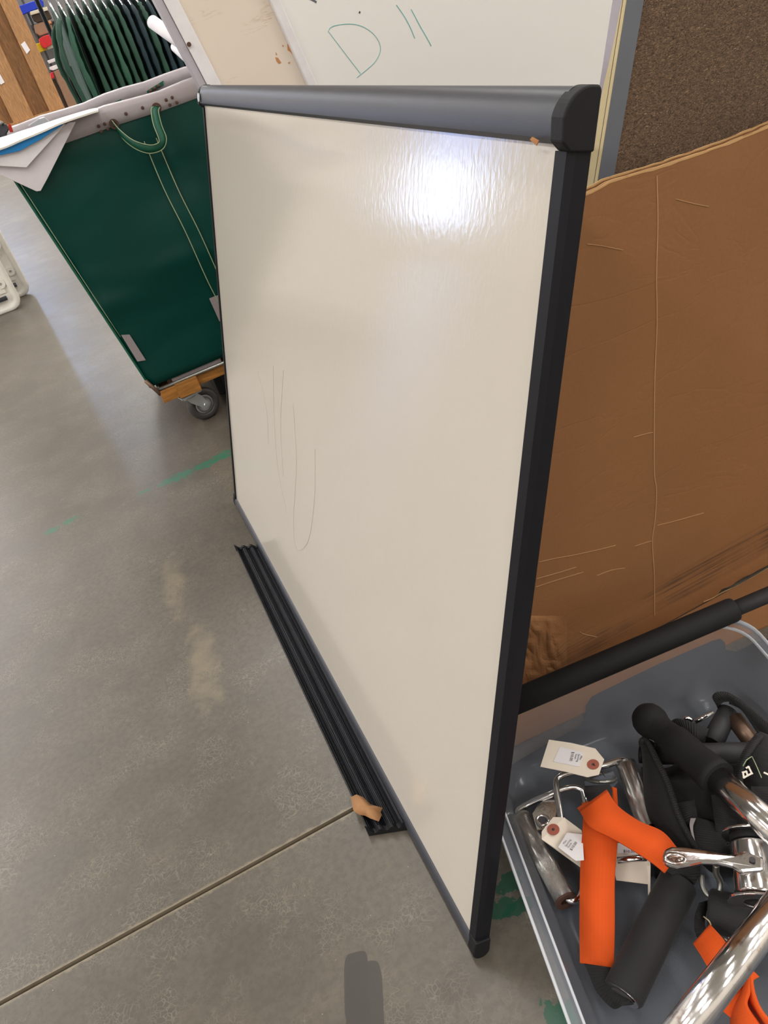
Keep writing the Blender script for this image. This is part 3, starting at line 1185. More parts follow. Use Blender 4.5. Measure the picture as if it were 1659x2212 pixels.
# lowest corner at left bottom: find length so that it touches the floor
TB = (qa + axr * s0).z / -axd.z - .004
TT = -.75
RB = thing('rear_board', 'white marker board with D drawn in teal, standing tilted behind the whiteboard', 'marker board', (ra(s0, TB).x, YA, 0))
WR = s3 + 1.02
bx = lambda s_, d_, t_: ra(s_, t_, d_)
MB().box(s0, s1, 0, .034, TT, TB, bx).build('frame_stile', 'white_frame', RB, bevel=.0012)
MB().box(s2, s3, -.006, .034, TT, TB, bx).build('frame_stile', 'white_frame', RB, bevel=.003)
MB().box(s1, s2, .006, .022, TT, TB, bx).build('cream_panel', 'cream_panel', RB)
MB().box(s3, WR, .004, .022, TT, TB, bx).build('marker_surface', 'rear_enamel', RB)
MB().box(WR, WR + .03, -.002, .034, TT, TB, bx).build('frame_stile', 'white_frame', RB, bevel=.003)
MB().box(s0, WR + .03, -.003, .036, TT - .03, TT, bx).build('frame_rail', 'white_frame', RB)
MB().box(s0 - .016, s0 - .001, .004, .034, TT, TB, bx).build('edge_channel', 'frame_side', RB, bevel=.001)
z8 = lambda a, b: (400 + a / 2.765, b / 2.765)
MB().disc(atY(408, 96, YA - .003), V(0, -1, 0), .0045, .003, 12).build('screw_head', 'rust', RB)
for poly in ([(610, 262), (632, 265), (650, 300), (662, 335), (648, 335), (628, 310), (612, 300)], [(538, 342), (555, 345), (575, 375), (560, 382), (545, 365)], [(578, 268), (590, 272), (584, 282)], [(612, 375), (628, 368), (624, 383)], [(540, 310), (550, 325), (542, 330)]):
    MB().plate([atY(*z8(a, b), YA + .0055) for a, b in poly], V(0, .002, 0)).build('bare_patch', 'bare_wood', RB)
fnA = lambda a, b: atY(*z8(a, b), YA + .0035)
stroke([(853, 185), (910, 260), (980, 352), (1048, 440)], .0012, fnA, V(0, 1, 0), 'pen_stroke', 'teal_ink', RB)
stroke([(858, 182), (868, 166), (900, 152), (980, 143), (1050, 155), (1110, 190), (1150, 235), (1166, 280), (1160, 325), (1130, 375), (1090, 412), (1025, 465)], .0012, fnA, V(0, 1, 0), 'pen_stroke', 'teal_ink', RB)
stroke([(1262, 30), (1310, 100), (1345, 165), (1372, 230)], .0017, fnA, V(0, 1, 0), 'pen_stroke', 'teal_ink', RB)
stroke([(1350, 55), (1400, 150), (1440, 220), (1470, 275)], .0017, fnA, V(0, 1, 0), 'pen_stroke', 'teal_ink', RB)
stroke([(740, -10), (765, 2), (785, 14)], .004, fnA, V(0, 1, 0), 'smudge', 'grey_trim', RB)
stroke([(1040, 80), (1044, 68)], .0035, fnA, V(0, 1, 0), 'smudge', 'rust', RB)
# white paper rolls poking out left of the rear board
for (p_, q_, r_, lb) in (((330, 48), (372, 78), .017, 'upper white paper roll poking out beside the green garments'), ((378, 102), (400, 122), .012, 'lower white roll end beside the rear board edge, above the cart rim')):
    a, b = atY(*p_, 2.5), atY(*q_, 2.42)
    n_ = (b - a).normalized()
    r = thing('paper_roll', lb, 'roll', (a + b) / 2)
    MB().tube([a, b + n_ * .2], r_, 20, False).build('wrap', 'white_paper', r).modifiers.new('s', 'SOLIDIFY').thickness = .002
    MB().disc(a + n_ * .004, -n_, r_ * .97, .001, 18).build('roll_end', 'grey_board', r)

# ================================================================== BROWN FABRIC PARTITION PANEL
YP = .90
e1 = (atY(1355, 0, YP) - atY(1290, 404, YP))
upb = e1.normalized()
rtb = V(upb.z, 0, -upb.x)
qb = atY(1290, 404, YP)
PW, Tb0 = .82, -.44
# lower right corner rests on floor
Tb0 = (0.004 - (qb + rtb * PW).z) / upb.z
T1b = .62


def pb(s_, t_, d_=0.0):
    return qb + rtb * s_ + upb * t_ + V(0, d_, 0)


PB = thing('partition_panel', 'brown tweed office partition panel with grey edge trim behind the cardboard', 'partition', (pb(PW, Tb0).x, YP, 0))
pf = lambda s_, d_, t_: pb(s_, t_, d_)
FW = (atY(1391, 0, YP) - atY(1355, 0, YP)).dot(rtb)
TK = .029
MB().box(0, FW, 0, .004, Tb0, T1b, pf).build('edge_trim', 'grey_trim', PB)
MB().box(FW * .9, PW, .003, TK - .002, Tb0, T1b, pf).build('fabric_field', 'tweed', PB)
MB().box(0.0005, .004, .004, TK, Tb0, T1b, pf).build('edge_core', 'mauve_metal', PB)
MB().box(0, PW, 0, TK, T1b, T1b + .02, pf).build('top_trim', 'grey_trim', PB)
MB().box(PW, PW + .02, 0, TK, Tb0 + .012, T1b, pf).build('edge_trim', 'grey_trim', PB)
# peeling veneer strip on the exposed edge, with a ragged border
n = 60
pl = []
for i in range(n + 1):
    t_ = Tb0 + (T1b - Tb0) * i / n
    z_ = pb(0, t_).z
    fr = 1.0 if z_ < .74 else max(.27, 1.0 - (z_ - .74) / .16 * .75)
    fr = min(1, fr + random.uniform(-.04, .04))
    pl.append((t_, fr))
pts_ = [pb(-.0008, t_, .001) for t_, fr in pl] + [pb(-.0008, t_, .001 + (TK - .002) * fr) for t_, fr in reversed(pl)]
MB().plate(pts_, rtb * .0008).build('veneer_strip', 'peeled_veneer', PB)
MB().box(-.0012, .0004, .0068, .0074, Tb0, T1b, pf).build('seam', 'rust', PB)

# ================================================================== CARDBOARD BOX SHEET
YC = .80
CB = thing('cardboard_sheet', 'large brown flattened double-wall cardboard box standing behind the whiteboard', 'cardboard', (.65, YC, 0))
xl, xr = .318, 1.05
_tp = [atY(a, b, YC) for a, b in ((1290, 409), (1319, 391), (1437, 357), (1572, 310), (1659, 274))]
_tx, _tz = [.318] + [p.x for p in _tp] + [1.05], [_tp[0].z + .006] + [p.z for p in _tp] + [_tp[-1].z + .01]
topz = lambda x: float(np.interp(x, _tx, _tz))


def liner(y0, th, dz, name, label=None, bot=lambda x: .002):
    n_ = 60
    pts2 = [V(xl + (xr - xl) * i / n_, y0, topz(xl + (xr - xl) * i / n_) + dz + random.uniform(-.0006, .0006)) for i in range(n_ + 1)]
    pts2 += [V(xr - (xr - xl) * i / n_, y0, bot(xr - (xr - xl) * i / n_)) for i in range(n_ + 1)]
    return MB().plate(pts2, V(0, th, 0)).build(name, 'cardboard', CB)


def botf(x):
    if x < .70:
        return .002
    return .006 + .014 * abs(mnoise.noise(V(x * 22, 0, 0))) + .02 * (x - .70)


liner(YC, .0009, 0, 'front_liner', None, botf)
liner(YC + .0065, .0012, -.001, 'middle_liner')
liner(YC + .0135, .0014, .0012, 'back_liner')
for (ya, yb) in ((YC + .0014, YC + .0063), (YC + .0079, YC + .0133)):
    n_ = 170
    vs, fs = [], []
    for i in range(n_ + 1):
        x = xl + (xr - xl) * i / n_
        y = ya if i % 2 else yb
        vs += [V(x, y, topz(x) - .0035), V(x, y, .01)]
    fs = [(2 * i, 2 * i + 1, 2 * i + 3, 2 * i + 2) for i in range(n_)]
    m = MB().add(vs, fs)
    m.smooth = False
    o = m.build('flutes', 'kraft_edge', CB)
    o['kind'] = 'stuff'
for (yy, dz_, th_) in ((YC - .0003, .0004, .0016), (YC + .0062, -.0006, .0017), (YC + .0132, .0016, .0020)):
    n_ = 60
    up_ = [V(xl + (xr - xl) * i / n_, yy, topz(xl + (xr - xl) * i / n_) + dz_ + random.uniform(-.0004, .0005)) for i in range(n_ + 1)]
    dn_ = [V(p.x, p.y, p.z - .0022 + random.uniform(-.0006, .0006)) for p in up_]
    MB().plate(up_ + dn_[::-1], V(0, th_, 0)).build('raw_edge', 'kraft_edge', CB)
# crushed lower left corner
m = MB()
nx, ny = 30, 30
vs = []
for j in range(ny + 1):
    for i in range(nx + 1):
        px_, py_ = 1090 + 135 * i / nx, 1330 + 160 * j / ny
        fo = math.sin(math.pi * i / nx) * math.sin(math.pi * j / ny)
        q_ = atY(px_, py_, YC - .002 - .012 * min(1, fo * 1.6) * (abs(mnoise.noise(V(px_ * .022, py_ * .012, 1))) + .5 * abs(mnoise.noise(V(px_ * .05, py_ * .04, 4)))) + .0018 * (1 - min(1, fo * 6)))
        vs.append(q_)
m.add(vs, [(j * (nx + 1) + i, j * (nx + 1) + i + 1, (j + 1) * (nx + 1) + i + 1, (j + 1) * (nx + 1) + i) for j in range(ny) for i in range(nx)])
m.build('crushed_corner', 'cardboard', CB)
# pressed crease running down the face, light scratches, torn light edge
fnC = lambda a, b: atY(a, b, YC - .0004)
stroke([(1419, 380), (1421, 480), (1418, 600), (1419, 700), (1414, 830), (1413, 1010), (1418, 1060), (1415, 1120), (1409, 1170), (1413, 1240), (1414, 1330)], .0014, fnC, V(0, 1, 0), 'crease', 'kraft_crease', CB, .0006)
for pth in ([(1268, 527), (1300, 531), (1345, 540)], [(1460, 430), (1500, 440), (1530, 446)], [(1370, 944), (1400, 936), (1411, 934)],
            [(1165, 1214), (1200, 1206), (1240, 1199), (1290, 1188), (1330, 1178)], [(1372, 1180), (1395, 1172), (1410, 1168)], [(1420, 1135), (1460, 1125), (1520, 1108)], [(1160, 1250), (1210, 1236), (1245, 1225)], [(1158, 1268), (1200, 1254), (1260, 1236)], [(1290, 1243), (1320, 1232), (1350, 1227)],
            [(1253, 1365), (1262, 1370), (1290, 1376)], [(1152, 1345), (1162, 1390), (1180, 1400)], [(1148, 1395), (1165, 1400), (1180, 1430)], [(1205, 1375), (1215, 1410), (1220, 1430)]):
    stroke(pth, .0009, fnC, V(0, 1, 0), 'scratch', 'kraft_crease', CB, .0006)
stroke([(1520, 1300), (1540, 1292), (1560, 1280), (1600, 1262), (1659, 1228)], .0016, fnC, V(0, 1, 0), 'torn_edge', 'kraft_edge', CB, .0008)
MB().plate([V(.15, .67, .0005), V(.25, .735, .0005), V(.72, .70, .0005), V(.80, .60, .0005), V(1.05, .58, .0005), V(1.05, .797, .0005), V(.15, .797, .0005)], V(0, 0, .003)).build('bottom_flap', 'cardboard', CB)

# ================================================================== SHADE SHEET: dark sheet added for the shade seen through the tote
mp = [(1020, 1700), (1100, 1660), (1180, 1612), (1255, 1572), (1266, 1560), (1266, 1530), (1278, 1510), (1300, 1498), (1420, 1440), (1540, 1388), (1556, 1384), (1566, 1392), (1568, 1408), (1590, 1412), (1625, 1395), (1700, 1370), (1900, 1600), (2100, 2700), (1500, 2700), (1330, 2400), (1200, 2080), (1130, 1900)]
o = MB().plate([V(at(a, b, 0).x, at(a, b, 0).y, .0035) for a, b in mp], V(0, 0, .0012)).build('shade_sheet', 'tote_shade')
tag(o, 'dark grey sheet added on the floor to stand in for the shade under the clear tote', 'mat')  # no real mat: sheet added for the shade under the tote

# ================================================================== CLEAR TOTE
E1, E2 = V(.985, -.165, 0).normalized(), V(.21, .977, 0).normalized()
ZR = .13
C0 = V(.138, .530, 0) + E2 * .212
TWd, TL = .437, .62
cen = C0 + E1 * (TWd / 2) - E2 * (TL / 2)


def rloop(w_, l_, r_, z_, n_=8):
    pts_ = []
    for (sx, sy, a0) in ((1, 1, 0), (-1, 1, 90), (-1, -1, 180), (1, -1, 270)):
        for k in range(n_ + 1):
            a = math.radians(a0 + 90 * k / n_)
            pts_.append(cen + E1 * (sx * (w_ / 2 - r_) + r_ * math.cos(a)) + E2 * (sy * (l_ / 2 - r_) + r_ * math.sin(a)) + V(0, 0, z_))
    return pts_


def loft(loops, cap_last=False):
    m_ = MB()
    n_ = len(loops[0])
    vs_ = [p for l_ in loops for p in l_]
    fs_ = [(j * n_ + i, j * n_ + (i + 1) % n_, (j + 1) * n_ + (i + 1) % n_, (j + 1) * n_ + i) for j in range(len(loops) - 1) for i in range(n_)]
    if cap_last:
        fs_.append(tuple(range((len(loops) - 1) * n_, len(loops) * n_)))
    m_.add(vs_, fs_)
    m_.smooth = True
    return m_


TO = thing('storage_tote', 'clear plastic storage tote full of gym cable attachments on the floor', 'tote', (cen.x, cen.y, .005))
tw = loft([rloop(TWd - .03, TL - .03, .055, ZR), rloop(TWd - .045, TL - .045, .052, .09), rloop(TWd - .07, TL - .07, .05, .02), rloop(TWd - .085, TL - .085, .045, .007), rloop(TWd - .16, TL - .16, .04, .0055)], True)
o = tw.build('tote_body', 'clear_plastic', TO)
loft([rloop(TWd - .03, TL - .03, .055, ZR - .001), rloop(TWd - .004, TL - .004, .06, ZR - .001)]).build('rim_flange', 'clear_plastic', TO)
loft([rloop(TWd - .034, TL - .034, .053, ZR - .002), rloop(TWd - .033, TL - .033, .054, ZR + .002), rloop(TWd - .029, TL - .029, .056, ZR + .002), rloop(TWd - .028, TL - .028, .057, ZR - .002)]).build('rim_bead', 'rim_plastic', TO)
loft([rloop(TWd - .007, TL - .007, .06, ZR - .001), rloop(TWd - .005, TL - .005, .06, ZR + .002), rloop(TWd - .001, TL - .001, .061, ZR + .002), rloop(TWd, TL, .062, ZR), rloop(TWd, TL, .062, ZR - .010)]).build('rim_bead', 'rim_plastic', TO)

# ================================================================== BLACK TUBE
tz = .152
ta, tb_, tc_ = at(1127, 1510, tz), at(1586, 1316, tz), at(1700, 1264, tz)
dirt = (tb_ - ta).normalized()
RT = thing('black_rack_tube', 'thick black foam-sleeved tube lying across the tote rim before the cardboard', 'tube', (.45, .67, tz - .0175))
MB().tube([ta - dirt * .06, tb_ - dirt * .004, tb_], [.0175, .0175, .0165], 28).build('sleeve', 'rubber', RT)
MB().tube([tb_ - dirt * .02, tb_ + dirt * .35], .0112, 24).build('inner_tube', 'rubber_grey', RT)
for (a, b) in ((1445, 1340), (1203, 1474), (1460, 1352), (1322, 1417)):
    pass

# ================================================================== GYM ATTACHMENTS
def P(px, py, z_):
    return at(px, py, z_)


def ring(c, nrm, R, r_, parent, name, mat, n=28):
    nrm = Vector(nrm).normalized()
    up = V(0, 0, 1) if abs(nrm.z) < .9 else V(1, 0, 0)
    a = (up - nrm * up.dot(nrm)).normalized()
    b = nrm.cross(a)
    pts_ = [Vector(c) + (a * math.cos(2 * math.pi * k / n) + b * math.sin(2 * math.pi * k / n)) * R for k in range(n + 1)]
    return MB().tube(pts_, r_, 10, False).build(name, mat, parent)


# --- left knurled handle
H = thing('cable_handle', 'chrome D handle with knurled grip nearest the tote left wall', 'gym handle', P(1180, 1850, .02))
ga, gb = P(1125, 1768, .034), P(1222, 1944, .034)
gd = (gb - ga).normalized()
MB().tube([ga, gb], .0135, 32).build('grip', 'knurled', H)
MB().disc(gb, gd, .0145, .003, 24, .008).build('grip_rim', 'rust', H)
MB().disc(ga - gd * .002, gd, .0140, .003, 24, .008).build('grip_rim', 'steel', H)
MB().tube(smoothpath([ga + gd * .01, ga - gd * .006, P(1121, 1750, .036), P(1145, 1735, .04), P(1190, 1715, .05), P(1225, 1703, .052), P(1250, 1703, .05), P(1262, 1720, .045), P(1270, 1800, .03), P(1258, 1920, .03), P(1240, 1945, .034), gb - gd * .005], 8), .0046, 12).build('frame', 'chrome', H)
pts_ = [P(a, b, .042) for a, b in ((1150, 1760), (1160, 1745), (1180, 1727), (1200, 1722), (1208, 1735), (1200, 1775), (1180, 1795), (1160, 1795))]
MB().plate(pts_, V(0, 0, .003)).build('swivel_plate', 'chrome', H, bevel=.0006)
ring(P(1172, 1772, .0465), (0.1, 0, 1), .0075, .0022, H, 'eyelet', 'chrome')
MB().disc(P(1172, 1772, .0455), V(0, 0, 1), .006, .0006).build('eye_hole', 'ink', H)

# --- right knurled handle
H = thing('cable_handle', 'chrome D handle with knurled grip touching the black straps', 'gym handle', P(1370, 1720, .02))
ga, gb = P(1352, 1652, .052), P(1400, 1790, .038)
gd = (gb - ga).normalized()
MB().tube([ga, gb], .0132, 32).build('grip', 'knurled', H)
MB().disc(ga - gd * .002, gd, .0135, .003, 24, .008).build('grip_rim', 'steel', H)
MB().tube(smoothpath([ga + gd * .01, ga - gd * .004, P(1340, 1643, .055), P(1310, 1652, .058), P(1260, 1664, .06), P(1222, 1671, .06), P(1203, 1685, .058), P(1203, 1712, .056), P(1212, 1765, .05), P(1225, 1830, .036), P(1300, 1856, .03), P(1395, 1850, .034), gb + gd * .008, gb - gd * .01], 8), .0046, 12).build('frame', 'chrome', H)
ring(P(1298, 1680, .056), (0.4, .5, .8), .019, .0028, H, 'swivel_ring', 'steel')
MB().plate([P(a, b, .052) for a, b in ((1262, 1690), (1325, 1668), (1335, 1690), (1325, 1702), (1268, 1710))], V(0, 0, .003)).build('swivel_plate', 'clear_plastic', H, bevel=.0006)


# --- paper price tags
def pricetag(out, z_, hole, sticker, label, th=.0006, dz=None):
    T = thing('price_tag', label, 'price tag', P(hole[0], hole[1], z_))
    zz = lambda i: z_ + (dz[i] if dz else 0)
    MB().plate([P(a, b, zz(i)) for i, (a, b) in enumerate(out)], V(0, 0, -th)).build('card', 'tag_card', T)
    if hole[2]:
        MB().disc(P(hole[0], hole[1], z_ + .0004), V(0, 0, 1), .0078, .0006, 24, .002).build('reinforcing_ring', 'tag_ring', T)
        MB().disc(P(hole[0], hole[1], z_ + .0002), V(0, 0, 1), .002, .0004, 12).build('eyelet', 'ink', T)
    MB().plate([P(a, b, z_ + .0002) for a, b in sticker], V(0, 0, .0004)).build('sticker', 'sticker', T)
    return T


z1 = lambda a, b: (1080 + a / 2.865, 1450 + b / 2.865)
T = pricetag([z1(*q_) for q_ in ((303, 423), (440, 443), (590, 478), (645, 545), (612, 640), (540, 655), (400, 620), (250, 590))], .082, (*z1(577, 577), 1), [z1(*q_) for q_ in ((372, 468), (520, 505), (492, 592), (330, 560))], 'white price tag lying flat above the chrome D handles, hole at right')
for s_, a, b in (('Misc', (500, 525), (493, 551)), ('Sporting', (486, 515), (473, 563)), ('Goods', (470, 514), (461, 546)), ('$10.00', (446, 500), (431, 556))):
    text(s_, P(*z1(*a), .082), P(*z1(*b), .082), T)
T2 = pricetag([z1(*q_) for q_ in ((330, 902), (398, 905), (505, 985), (560, 1240), (500, 1215), (258, 1040), (258, 992))], .072, (*z1(330, 980), 1), [z1(*q_) for q_ in ((415, 1000), (510, 1010), (520, 1170), (470, 1175), (360, 1090))], 'white price tag over the left knurled handle, tucked under the orange strap', dz=[0, 0, -.004, -.03, -.03, 0, 0])
for s_, a, b in (('Misc', (398, 1075), (416, 1051)), ('Sporting', (410, 1090), (442, 1047)), ('Goods', (424, 1098), (446, 1068)), ('$10.00', (444, 1115), (480, 1065))):
    text(s_, P(*z1(*a), .072), P(*z1(*b), .072), T2)
z2 = lambda a, b: (1080 + a / 2.865, 1800 + b / 2.865)
T3 = pricetag([z2(*q_) for q_ in ((700, 60), (900, 60), (925, 150), (918, 315), (720, 290), (700, 200))], .040, (*z2(800, 200), 0), [z2(*q_) for q_ in ((728, 62), (850, 80), (850, 130), (728, 125))], 'white price tag lying right of the orange strap, half under it')
text('$10.00', P(*z2(765, 121), .040), P(*z2(835, 124), .040), T3)
o = MB().ribbon([P(*z2(905, 70), .075), P(*z2(912, 200), .05), P(*z2(918, 400), .03)], [P(*z2(912, 70), .075), P(*z2(932, 200), .05), P(*z2(930, 410), .03)], .0006).build('price_tag', 'tag_card')
tag(o, 'white price tag standing on edge just left of the foam grip', 'price tag')
# tag wires
for (pth, pr) in (([(1281, 1651, .084), (1295, 1662, .08), (1307, 1678, .07)], T), ([(1195, 1792, .074), (1187, 1778, .062), (1178, 1770, .052)], T2)):
    MB().tube([P(*q_) for q_ in pth], .0005, 5).build('tie_wire', 'wire', pr)

# --- orange strap handle
OS = thing('strap_handle', 'orange webbing handle with long black foam grip, tag beside it', 'gym handle', P(1340, 1950, .02))
fold = [(1250, 1748, .080), (1335, 1710, .088)]
Lp = smoothpath([P(1257, 1735, .080), P(1260, 1768, .077), P(1256, 1830, .070), P(1253, 1900, .062), P(1252, 2000, .052), P(1253, 2080, .044)], 6)
Rp = smoothpath([P(1318, 1735, .080), P(1334, 1785, .077), P(1333, 1830, .070), P(1328, 1900, .062), P(1328, 2000, .052), P(1326, 2091, .044)], 6)
MB().ribbon(Lp, Rp, .0035).build('orange_strap', 'orange_web', OS, smooth=True)
Lp = smoothpath([P(1252, 1752, .087), P(1275, 1786, .092), P(1330, 1815, .092), P(1400, 1858, .087), P(1436, 1886, .08)], 6)
Rp = smoothpath([P(1312, 1708, .090), P(1336, 1743, .096), P(1382, 1775, .096), P(1432, 1798, .091), P(1470, 1842, .083)], 6)
MB().ribbon(Lp, Rp, .0035).build('orange_strap', 'orange_web', OS, smooth=True)
Lp = [P(1252, 1752, .087), P(1248, 1747, .082), P(1256, 1756, .077)]
Rp = [P(1312, 1708, .090), P(1308, 1706, .084), P(1318, 1730, .079)]
MB().ribbon(Lp, Rp, .003).build('orange_strap', 'orange_web', OS)
MB().ribbon([P(1322, 1700, .08), P(1326, 1730, .075), P(1328, 1760, .07)], [P(1331, 1703, .072), P(1333, 1735, .066), P(1334, 1760, .062)], .002).build('orange_strap', 'orange_web', OS)
MB().ribbon(smoothpath([P(1264, 1700, .075), P(1262, 1715, .084), P(1272, 1732, .086)], 4), smoothpath([P(1318, 1697, .075), P(1322, 1705, .088), P(1322, 1725, .09)], 4), .003).build('webbing_loop', 'black_web', OS, smooth=True)
# webbing ends
MB().ribbon(smoothpath([P(1262, 2082, .043), P(1275, 2110, .04), P(1292, 2145, .036), P(1325, 2178, .034), P(1345, 2172, .04)], 6),
            smoothpath([P(1320, 2088, .043), P(1318, 2105, .046), P(1322, 2122, .048), P(1345, 2140, .048), P(1368, 2170, .048)], 6), .004).build('webbing_end', 'black_web', OS, smooth=True)
MB().ribbon(smoothpath([P(1430, 1880, .081), P(1440, 1882, .078), P(1455, 1890, .068), P(1468, 1898, .06)], 5),
            smoothpath([P(1470, 1838, .084), P(1500, 1850, .08), P(1512, 1880, .068), P(1500, 1910, .056)], 5), .004).build('webbing_end', 'black_web', OS, smooth=True)
ga, gb = P(1345, 2150, .045), P(1466, 1905, .050)
gd = (gb - ga).normalized()
MB().tube([ga, ga + gd * .003, gb - gd * .003, gb], [.0205, .022, .022, .0205], 40).build('foam_grip', 'foam', OS)
MB().disc(ga - gd * .001, gd, .0185, .002, 30, .013).build('tube_end', 'chrome', OS)
MB().disc(ga - gd * .0012, gd, .0128, .001, 24).build('tube_bore', 'ink', OS)

# --- second orange strap handle
OS2 = thing('strap_handle', 'orange webbing handle lying under the long chrome bar at right', 'gym handle', P(1590, 2080, .02))
ga, gb = P(1530, 1965, .045), P(1720, 2010, .045)
gd = (gb - ga).normalized()
MB().tube([ga, ga + gd * .003, gb], [.021, .0235, .0235], 40).build('foam_grip', 'foam', OS2)
MB().ribbon(smoothpath([P(1513, 1950, .045), P(1503, 1975, .046), P(1500, 2005, .048), P(1506, 2025, .05)], 5), smoothpath([P(1530, 1945, .03), P(1522, 1985, .04), P(1525, 2005, .05), P(1530, 2010, .055)], 5), .003).build('webbing_end', 'black_web', OS2, smooth=True)
MB().ribbon(smoothpath([P(1499, 2040, .056), P(1515, 2065, .062), P(1536, 2100, .062), P(1570, 2150, .058)], 6), smoothpath([P(1535, 1998, .066), P(1557, 2022, .072), P(1580, 2050, .072), P(1640, 2110, .066)], 6), .0035).build('orange_strap', 'orange_web', OS2, smooth=True)
MB().ribbon(smoothpath([P(1545, 2170, .05), P(1580, 2150, .055), P(1612, 2128, .06), P(1622, 2104, .066)], 6), smoothpath([P(1600, 2215, .04), P(1604, 2190, .05), P(1618, 2150, .06), P(1626, 2112, .068)], 6), .0035).build('orange_strap', 'orange_web', OS2, smooth=True)
MB().ribbon(smoothpath([P(1622, 2104, .085), P(1618, 2140, .085), P(1612, 2172, .08), P(1640, 2214, .07), P(1660, 2245, .06)], 6), smoothpath([P(1619, 2104, .06), P(1598, 2150, .05), P(1582, 2185, .045), P(1580, 2230, .04), P(1590, 2280, .04)], 6), .0035).build('orange_strap', 'orange_web', OS2, smooth=True)
MB().ribbon(smoothpath([P(1622, 2104, .085), P(1628, 2145, .085), P(1645, 2185, .08), P(1680, 2225, .07)], 6), smoothpath([P(1622, 2106, .05), P(1612, 2160, .045), P(1640, 2205, .04), P(1670, 2250, .04)], 6), .0035).build('orange_strap', 'orange_web', OS2, smooth=True)
for a, b, c_, d_ in ((1520, 1980, 1536, 1998), (1566, 2028, 1574, 2040), (1574, 2025, 1572, 2040)):
    MB().tube(smoothpath([P(a, b, .072), P((a + c_) / 2 + 3, (b + d_) / 2, .078), P(c_, d_, .07)], 4), .0007, 5).build('loose_thread', 'peeled_veneer', OS2)

# --- long chrome bar
LB = thing('chrome_bar', 'long thick chrome bar crossing the lower right corner of the tote', 'gym bar', P(1570, 2100, .1))
MB().tube([P(1425, 2290, .155), P(1730, 1895, .175)], .0155, 40).build('bar_shaft', 'chrome', LB)
MB().tube([P(1408, 2312, .1545), P(1425, 2290, .155)], .0175, 30).build('bar_end', 'rubber', LB)

# --- chrome swivel bracket
SW = thing('swivel_bracket', 'chrome rotating bracket with eye arm and round barrel', 'gym attachment', P(1620, 1880, .05))
ct, cb = P(1626, 1822, .100), P(1640, 1940, .088)
cdn = (cb - ct).normalized()
MB().tube([ct, ct + cdn * .004, cb - cdn * .004, cb], [.023, .0245, .0245, .023], 40).build('barrel', 'chrome', SW)
MB().disc(ct - cdn * .010, cdn, .033, .003, 36, .016).build('flange', 'chrome', SW, bevel=.0008)
MB().disc(cb + cdn * .003, cdn, .033, .003, 36, .016).build('flange', 'chrome', SW, bevel=.0008)
MB().tube([ct - cdn * .007, ct], .024, 30).build('bushing', 'rubber', SW)
MB().tube([cb, cb + cdn * .003], .024, 30).build('bushing', 'rubber', SW)
MB().tube([ct - cdn * .012, cb], .0125, 24).build('inner_tube', 'rusty_steel', SW)
ol = [(1430, 1846), (1436, 1833), (1450, 1827), (1475, 1828), (1530, 1836), (1585, 1845), (1600, 1838), (1612, 1836), (1650, 1850), (1650, 1880), (1600, 1884), (1582, 1871), (1548, 1863), (1515, 1862), (1490, 1868), (1462, 1873), (1440, 1868), (1430, 1858)]
zz_ = [.108 + .012 * min(1, max(0, (a_ - 1430) / 160)) for a_, b_ in ol]
MB().plate([P(a_, b_, z_) for (a_, b_), z_ in zip(ol, zz_)], V(0, 0, -.008)).build('arm', 'chrome', SW, bevel=.0032)
el = [P(1458 + 22 * math.cos(k_ * math.pi / 12), 1855 + 9.5 * math.sin(k_ * math.pi / 12) + 2 * math.cos(k_ * math.pi / 12), .1105) for k_ in range(25)]
MB().tube(el, .0022, 8, False).build('eye', 'chrome', SW)
MB().plate([P(1455 + 17 * math.cos(k_ * math.pi / 8), 1855 + 7 * math.sin(k_ * math.pi / 8), .1086) for k_ in range(16)], V(0, 0, .0006)).build('eye_hole', 'ink', SW)
MB().sphere(P(1468, 1857, .110), .0042, 10, 8, (1.4, .8, .5)).build('eye_bush', 'chrome', SW)
MB().disc(P(1625, 1858, .1215), V(0, -.1, 1), .0032, .0016, 16).build('pin_hole', 'ink', SW)

# --- ball-ended rubber bar
BB = thing('ball_end_bar', 'chrome bar with black rubber grip and ball end', 'gym bar', P(1405, 1555, .06))
ba, bb_, bc, be = P(1403, 1556, .105), P(1442, 1588, .110), P(1552, 1683, .124), P(1730, 1845, .140)
bd = (bb_ - ba).normalized()
path = [ba - bd * .023, ba - bd * .021, ba - bd * .016, ba - bd * .008, ba, ba + bd * .008, ba + bd * .016, ba + bd * .024]
rad = [.001, .009, .0165, .0215, .023, .0225, .0195, .0175]
path += [bb_ + (bc - bb_) * k for k in (.03, .1, .13, .4, .6, .75, .9, 1.0)]
rad += [.0185, .0195, .021, .0215, .0205, .0215, .0225, .0225]
MB().tube(path, rad, 36).build('rubber_grip', 'rubber', BB)
MB().tube([bc - (bc - bb_).normalized() * .02, be], .0165, 36).build('bar_shaft', 'chrome', BB)

